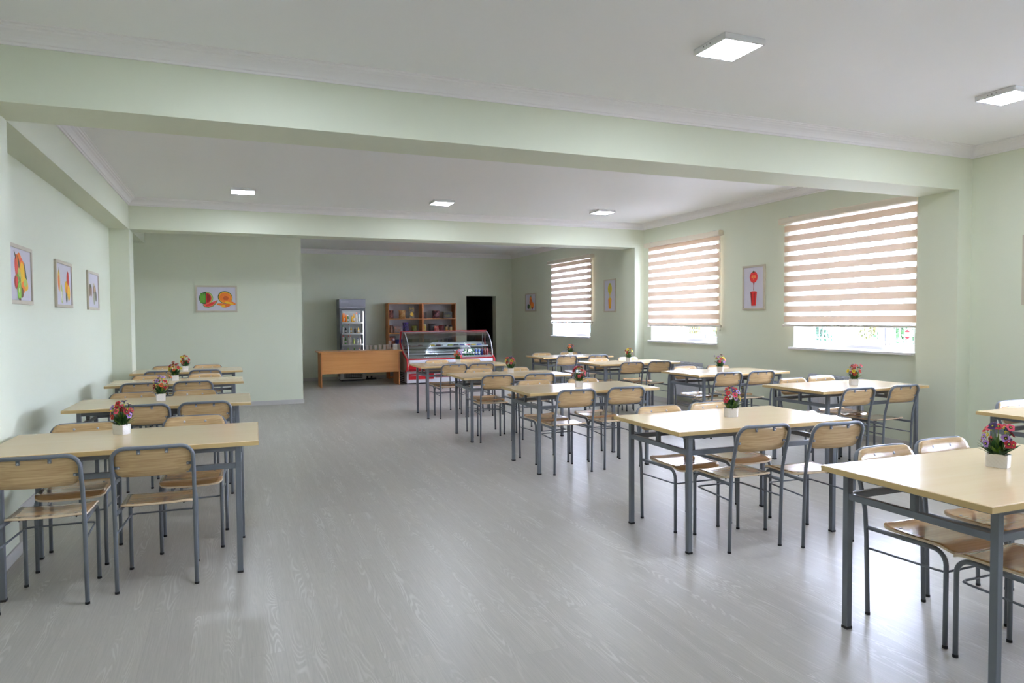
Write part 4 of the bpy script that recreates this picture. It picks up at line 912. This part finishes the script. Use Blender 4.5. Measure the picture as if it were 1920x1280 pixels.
MB().prism([(0.10, 0.29), (0.02, 0.34), (0.0, 0.42), (0.01, 0.50), (0.06, 0.545), (0.9, 0.545), (0.9, 0.29)], 0.02, CW - 0.02, 0).build('front_bulge', REDM, r)
MB().prism([(-0.006, 0.465), (-0.012, 0.50), (-0.004, 0.535), (0.03, 0.535), (0.03, 0.465)], 0.03, CW - 0.03, 0).build('bumper_strip', WHM, r, bevel=0.003)
MB().prism([(-0.004, 0.541), (-0.01, 0.55), (0.0, 0.562), (0.06, 0.562), (0.06, 0.541)], 0.02, CW - 0.02, 0).build('rim_strip', REDM, r)
# end panels: cream body with red outline
def endp(x0, x1, name='end_panel'):
    pr_ = [(0.20, 0.29), (0.05, 0.31), (0.0, 0.42), (0.02, 0.54), (0.20, 0.60), (0.45, 0.70), (0.65, 0.86), (0.95, 0.86), (0.95, 0.29)]
    e = MB().prism(pr_, x0, x1, 0).build(name, CREAM, r, bevel=0.006)
    xm = x0 - 0.004 if x0 < 0.5 else x1 + 0.004
    pth = [(xm, 0.16, 0.285), (xm, 0.02, 0.33), (xm, -0.008, 0.43), (xm, 0.0, 0.53), (xm, 0.12, 0.585), (xm, 0.35, 0.655), (xm, 0.56, 0.78), (xm, 0.655, 0.90), (xm, 0.63, 1.0), (xm, 0.56, 1.145)]
    MB().tube(pth, 0.019, 8).build('red_edge_trim', REDM, e)
    mb = MB()
    for k in range(5): mb.box(x0 - 0.003 if x0 < 0.5 else x1, x0 if x0 < 0.5 else x1 + 0.003, 0.3, 0.85, 0.06 + k * 0.042, 0.08 + k * 0.042)
    mb.build('louvre', DK, e)
endp(-0.012, 0.022); endp(CW - 0.022, CW + 0.012)
MB().lathe([(0, -0.03), (0.035, -0.02), (0.04, 0.0), (0.035, 0.02), (0, 0.03)], (CW + 0.02, 0.03, 0.50), 12, axis=0).build('corner_bumper', REDM, r)
# curved front glass, end glasses
gp = [(0.035 + 0.465 * (1 - math.cos(t_)), 0.565 + 0.565 * math.sin(t_)) for t_ in [PI / 2 * i_ / 24 for i_ in range(25)]]
mb = MB(); vs = [(x, y, z) for x in (0.03, CW - 0.03) for y, z in gp]; n = len(gp); mb.add(vs, [(i, i + 1, i + 1 + n, i + n) for i in range(n - 1)], 0, True)
g_ = mb.build('front_glass', CASEGLASS, r); so = g_.modifiers.new('thickness', 'SOLIDIFY'); so.thickness = 0.005
for x in (0.022, CW - 0.022):
    MB().prism(gp + [(0.60, 1.10), (0.63, 0.95), (0.60, 0.80), (0.3, 0.62)], x - 0.002, x + 0.002, 0).build('end_glass', CASEGLASS, r)
    MB().tube([(x, y - 0.004, z) for y, z in gp], 0.011, 8).build('chrome_rim', CHR, r)
mb = MB(); mb.box(0.0, CW, 0.46, 0.66, 1.100, 1.136)
tp = mb.build('canopy', CHR, r, bevel=0.006); MB().box(0.0, CW, 0.452, 0.665, 1.137, 1.149).build('canopy_edge', REDM, tp, bevel=0.004)
for x in (0.05, CW - 0.05): MB().tube([(x, 0.6, 0.80), (x, 0.6, 1.11)], 0.012, 8).build('post', CHR, r)
MB().box(0.03, CW - 0.03, 0.30, 0.60, 0.800, 0.812).build('glass_shelf', CHR, r); MB().box(0.03, CW - 0.03, 0.285, 0.30, 0.796, 0.820).build('shelf_edge', CHR, r)
# rear worktop and stepped decks
MB().box(0.02, CW - 0.02, 0.62, 0.95, 0.86, 0.885).build('worktop', CHR, r, bevel=0.003)
mb = MB(); dk = [(0.10, 0.60), (0.30, 0.63), (0.42, 0.655), (0.54, 0.68)]
mb.prism([(0.05, 0.545), (0.05, 0.60), (0.62, 0.60), (0.62, 0.545)], 0.03, CW - 0.03, 0)
mb.box(0.03, CW - 0.03, 0.28, 0.62, 0.60, 0.645).box(0.03, CW - 0.03, 0.44, 0.62, 0.645, 0.70).box(0.03, CW - 0.03, 0.60, 0.62, 0.70, 0.86)
mb.build('stepped_deck', pm('case_inner_steel', (206, 212, 214), 0.3, 0.04), r)
mb = MB(); mb.box(0.06, CW - 0.06, 0.274, 0.281, 0.608, 0.634).box(0.06, CW - 0.06, 0.436, 0.441, 0.660, 0.682).box(0.06, CW - 0.06, 0.596, 0.601, 0.73, 0.755)
mb.build('air_slot', DK, r)
for i, (x, c, cp) in enumerate([(1.335, (30, 120, 56), (60, 150, 80)), (1.40, (30, 120, 56), (60, 150, 80)), (1.465, (30, 120, 56), (60, 150, 80)), (1.53, (34, 130, 60), (60, 150, 80)), (1.60, (40, 84, 190), (220, 225, 235)), (1.665, (40, 84, 190), (220, 225, 235)), (1.74, (44, 60, 150), (190, 60, 60)), (1.80, (176, 52, 60), (200, 60, 60)), (1.86, (186, 80, 84), (200, 60, 60))]):
    bottle('soda_bottle', c, cp, 0.155, 0.026, 'soda', '%s soda bottle, %s of the bottle line inside the display case' % (['green', 'green', 'green', 'green', 'blue', 'blue', 'dark blue', 'red', 'pale red'][i], ORD[i]), 'soda bottles in the display case', (CX + x, CY + 0.17, 0.60), lab=(210, 214, 210) if i < 6 else None)
rd = random.Random(4)
for i in range(13):
    c = [(126, 26, 34), (196, 196, 200), (60, 44, 60), (206, 206, 210), (222, 184, 50), (70, 24, 30), (206, 208, 212), (150, 160, 60), (44, 50, 70), (60, 70, 150), (176, 60, 60), (226, 190, 60), (60, 90, 170)][i]
    nm = ['red', 'silver', 'dark plum', 'white', 'yellow', 'maroon', 'pale grey', 'olive', 'navy', 'blue', 'salmon red', 'golden', 'bright blue'][i]
    x = 0.10 + i * 0.138
    rr = thing('snack_bar', (CX + x, CY + 0.40, 0.812), rd.uniform(-0.2, 0.2), label='%s wrapped snack lying on the glass shelf of the display case' % nm, cat='snack', group='wrapped snacks on the display case shelf')
    mb = MB(); mb.prism(rrect(-0.05, 0.05, 0.0, 0.034, 0.012, 3), -0.03, 0.03, 1).build('wrapper', pm('wrap_%d' % i, c, 0.3, 0.3, 50), rr)
    MB().box(-0.062, -0.048, -0.026, 0.026, 0.012, 0.018).box(0.048, 0.062, -0.026, 0.026, 0.012, 0.018).build('crimped_end', pm('wrap_%d' % i, c, 0.3, 0.3, 50), rr)

# ------------------------------------------------------------------ sticker on the glass, world outside
r = thing('window_sticker', (XR + 0.2685, 5.50, 1.215), -PI / 2, label='round pink and white sticker on the pane of the widest window', cat='sticker')
MB().prism(ell(0, 0, 0.042, 0.056, 0, 24), -0.001, 0.0, 1).build('white_disc', pm('sticker_white', (235, 230, 232), 0.4), r)
mb = MB()
mb.prism(ell(0, 0, 0.037, 0.050, 0, 12, 30, 150), -0.0018, -0.0011, 1).prism(ell(0, 0, 0.037, 0.050, 0, 12, 210, 330), -0.0018, -0.0011, 1)
mb.build('pink_mark', pm('sticker_red', (205, 50, 60), 0.4), r)
struct('ground', MB().box(XR + 0.35, 60, -30, 60, -0.5, -0.3).box(-30, XR + 0.35, -40, Y0 - 0.4, -0.5, -0.3), pm('paving_outside', (196, 198, 202), 0.8, 0.08, 3))
FG = pm('fence_green', (22, 44, 31), 0.5); 
fx = 11.5
r = thing('mesh_fence', (fx, 4.0, -0.3), label='green bar fence outside beyond the windows', cat='fence')
for k in range(10): MB().box(-0.03, 0.03, k * 2.5 - 0.03, k * 2.5 + 0.03, 0, 1.95).build('post', FG, r)
mb = MB()
for k in range(0, 225): mb.box(-0.006, 0.006, k * 0.1 - 0.006, k * 0.1 + 0.006, 0.05, 1.9)
for z in (0.2, 0.9, 1.25, 1.8): mb.box(-0.009, 0.009, 0, 22.5, z, z + 0.018)
tag(mb.build('bar', FG, r), kind='stuff')
def shrub(x, y, rr, h, c, label, seed):
    rd = random.Random(seed); r = thing('shrub', (x, y, -0.3), label=label, cat='shrub', group='shrubs outside behind the fence')
    mb = MB()
    for i in range(2400):
        t = rd.uniform(0, 2 * PI); e = rd.uniform(-0.4, 1.5); q = rr * (0.55 + 0.45 * rd.random()); p = Vector((math.cos(t) * math.cos(e) * q, math.sin(t) * math.cos(e) * q, h * 0.5 + math.sin(e) * h * 0.5))
        leaf(mb, p, (rd.uniform(-1, 1), rd.uniform(-1, 1), rd.uniform(-.5, 1)), 0.11, 0.06)
    mb.build('foliage', pm('shrub_%d_%d_%d' % c, c, 0.7, 0.3, 12), r)
    MB().tube([(0, 0, 0), (0.03, 0.02, h * 0.5), (0.0, 0.05, h * 0.8)], [0.035, 0.025, 0.01], 7).build('trunk', pm('bark', (40, 30, 22), 0.9), r)
G1, G2, Y1_, Y2_ = (32, 66, 42), (46, 72, 36), (76, 74, 30), (90, 80, 20)
SHR = [(13.0, 9.3, 0.75, 1.55, G1, 'dark green shrub outside, seen low in the widest window'), (13.3, 10.5, 0.7, 1.7, G2, 'mid green shrub outside, seen behind the tilted sash of the widest window'), (13.1, 11.7, 0.6, 1.75, Y1_, 'yellow-green shrub outside beyond the widest window'), (13.0, 12.9, 0.7, 1.5, G1, 'green shrub outside at the sill end of the widest window'),
       (13.4, 15.6, 0.7, 1.6, G2, 'green shrub outside seen in the middle window'), (13.3, 17.0, 0.75, 1.95, Y2_, 'yellow shrub outside seen in the middle window'), (13.0, 18.6, 0.7, 1.8, Y1_, 'golden green shrub outside seen in the middle window'), (13.2, 20.2, 0.7, 1.5, G1, 'dark green shrub outside at the end of the middle window')]
for i, (x, y, rr, h, c, lb) in enumerate(SHR): shrub(x + (0.0 if i % 2 else 1.5), y + (0.0 if i % 2 else 0.35), 0.68, h, c, lb, i + 3)
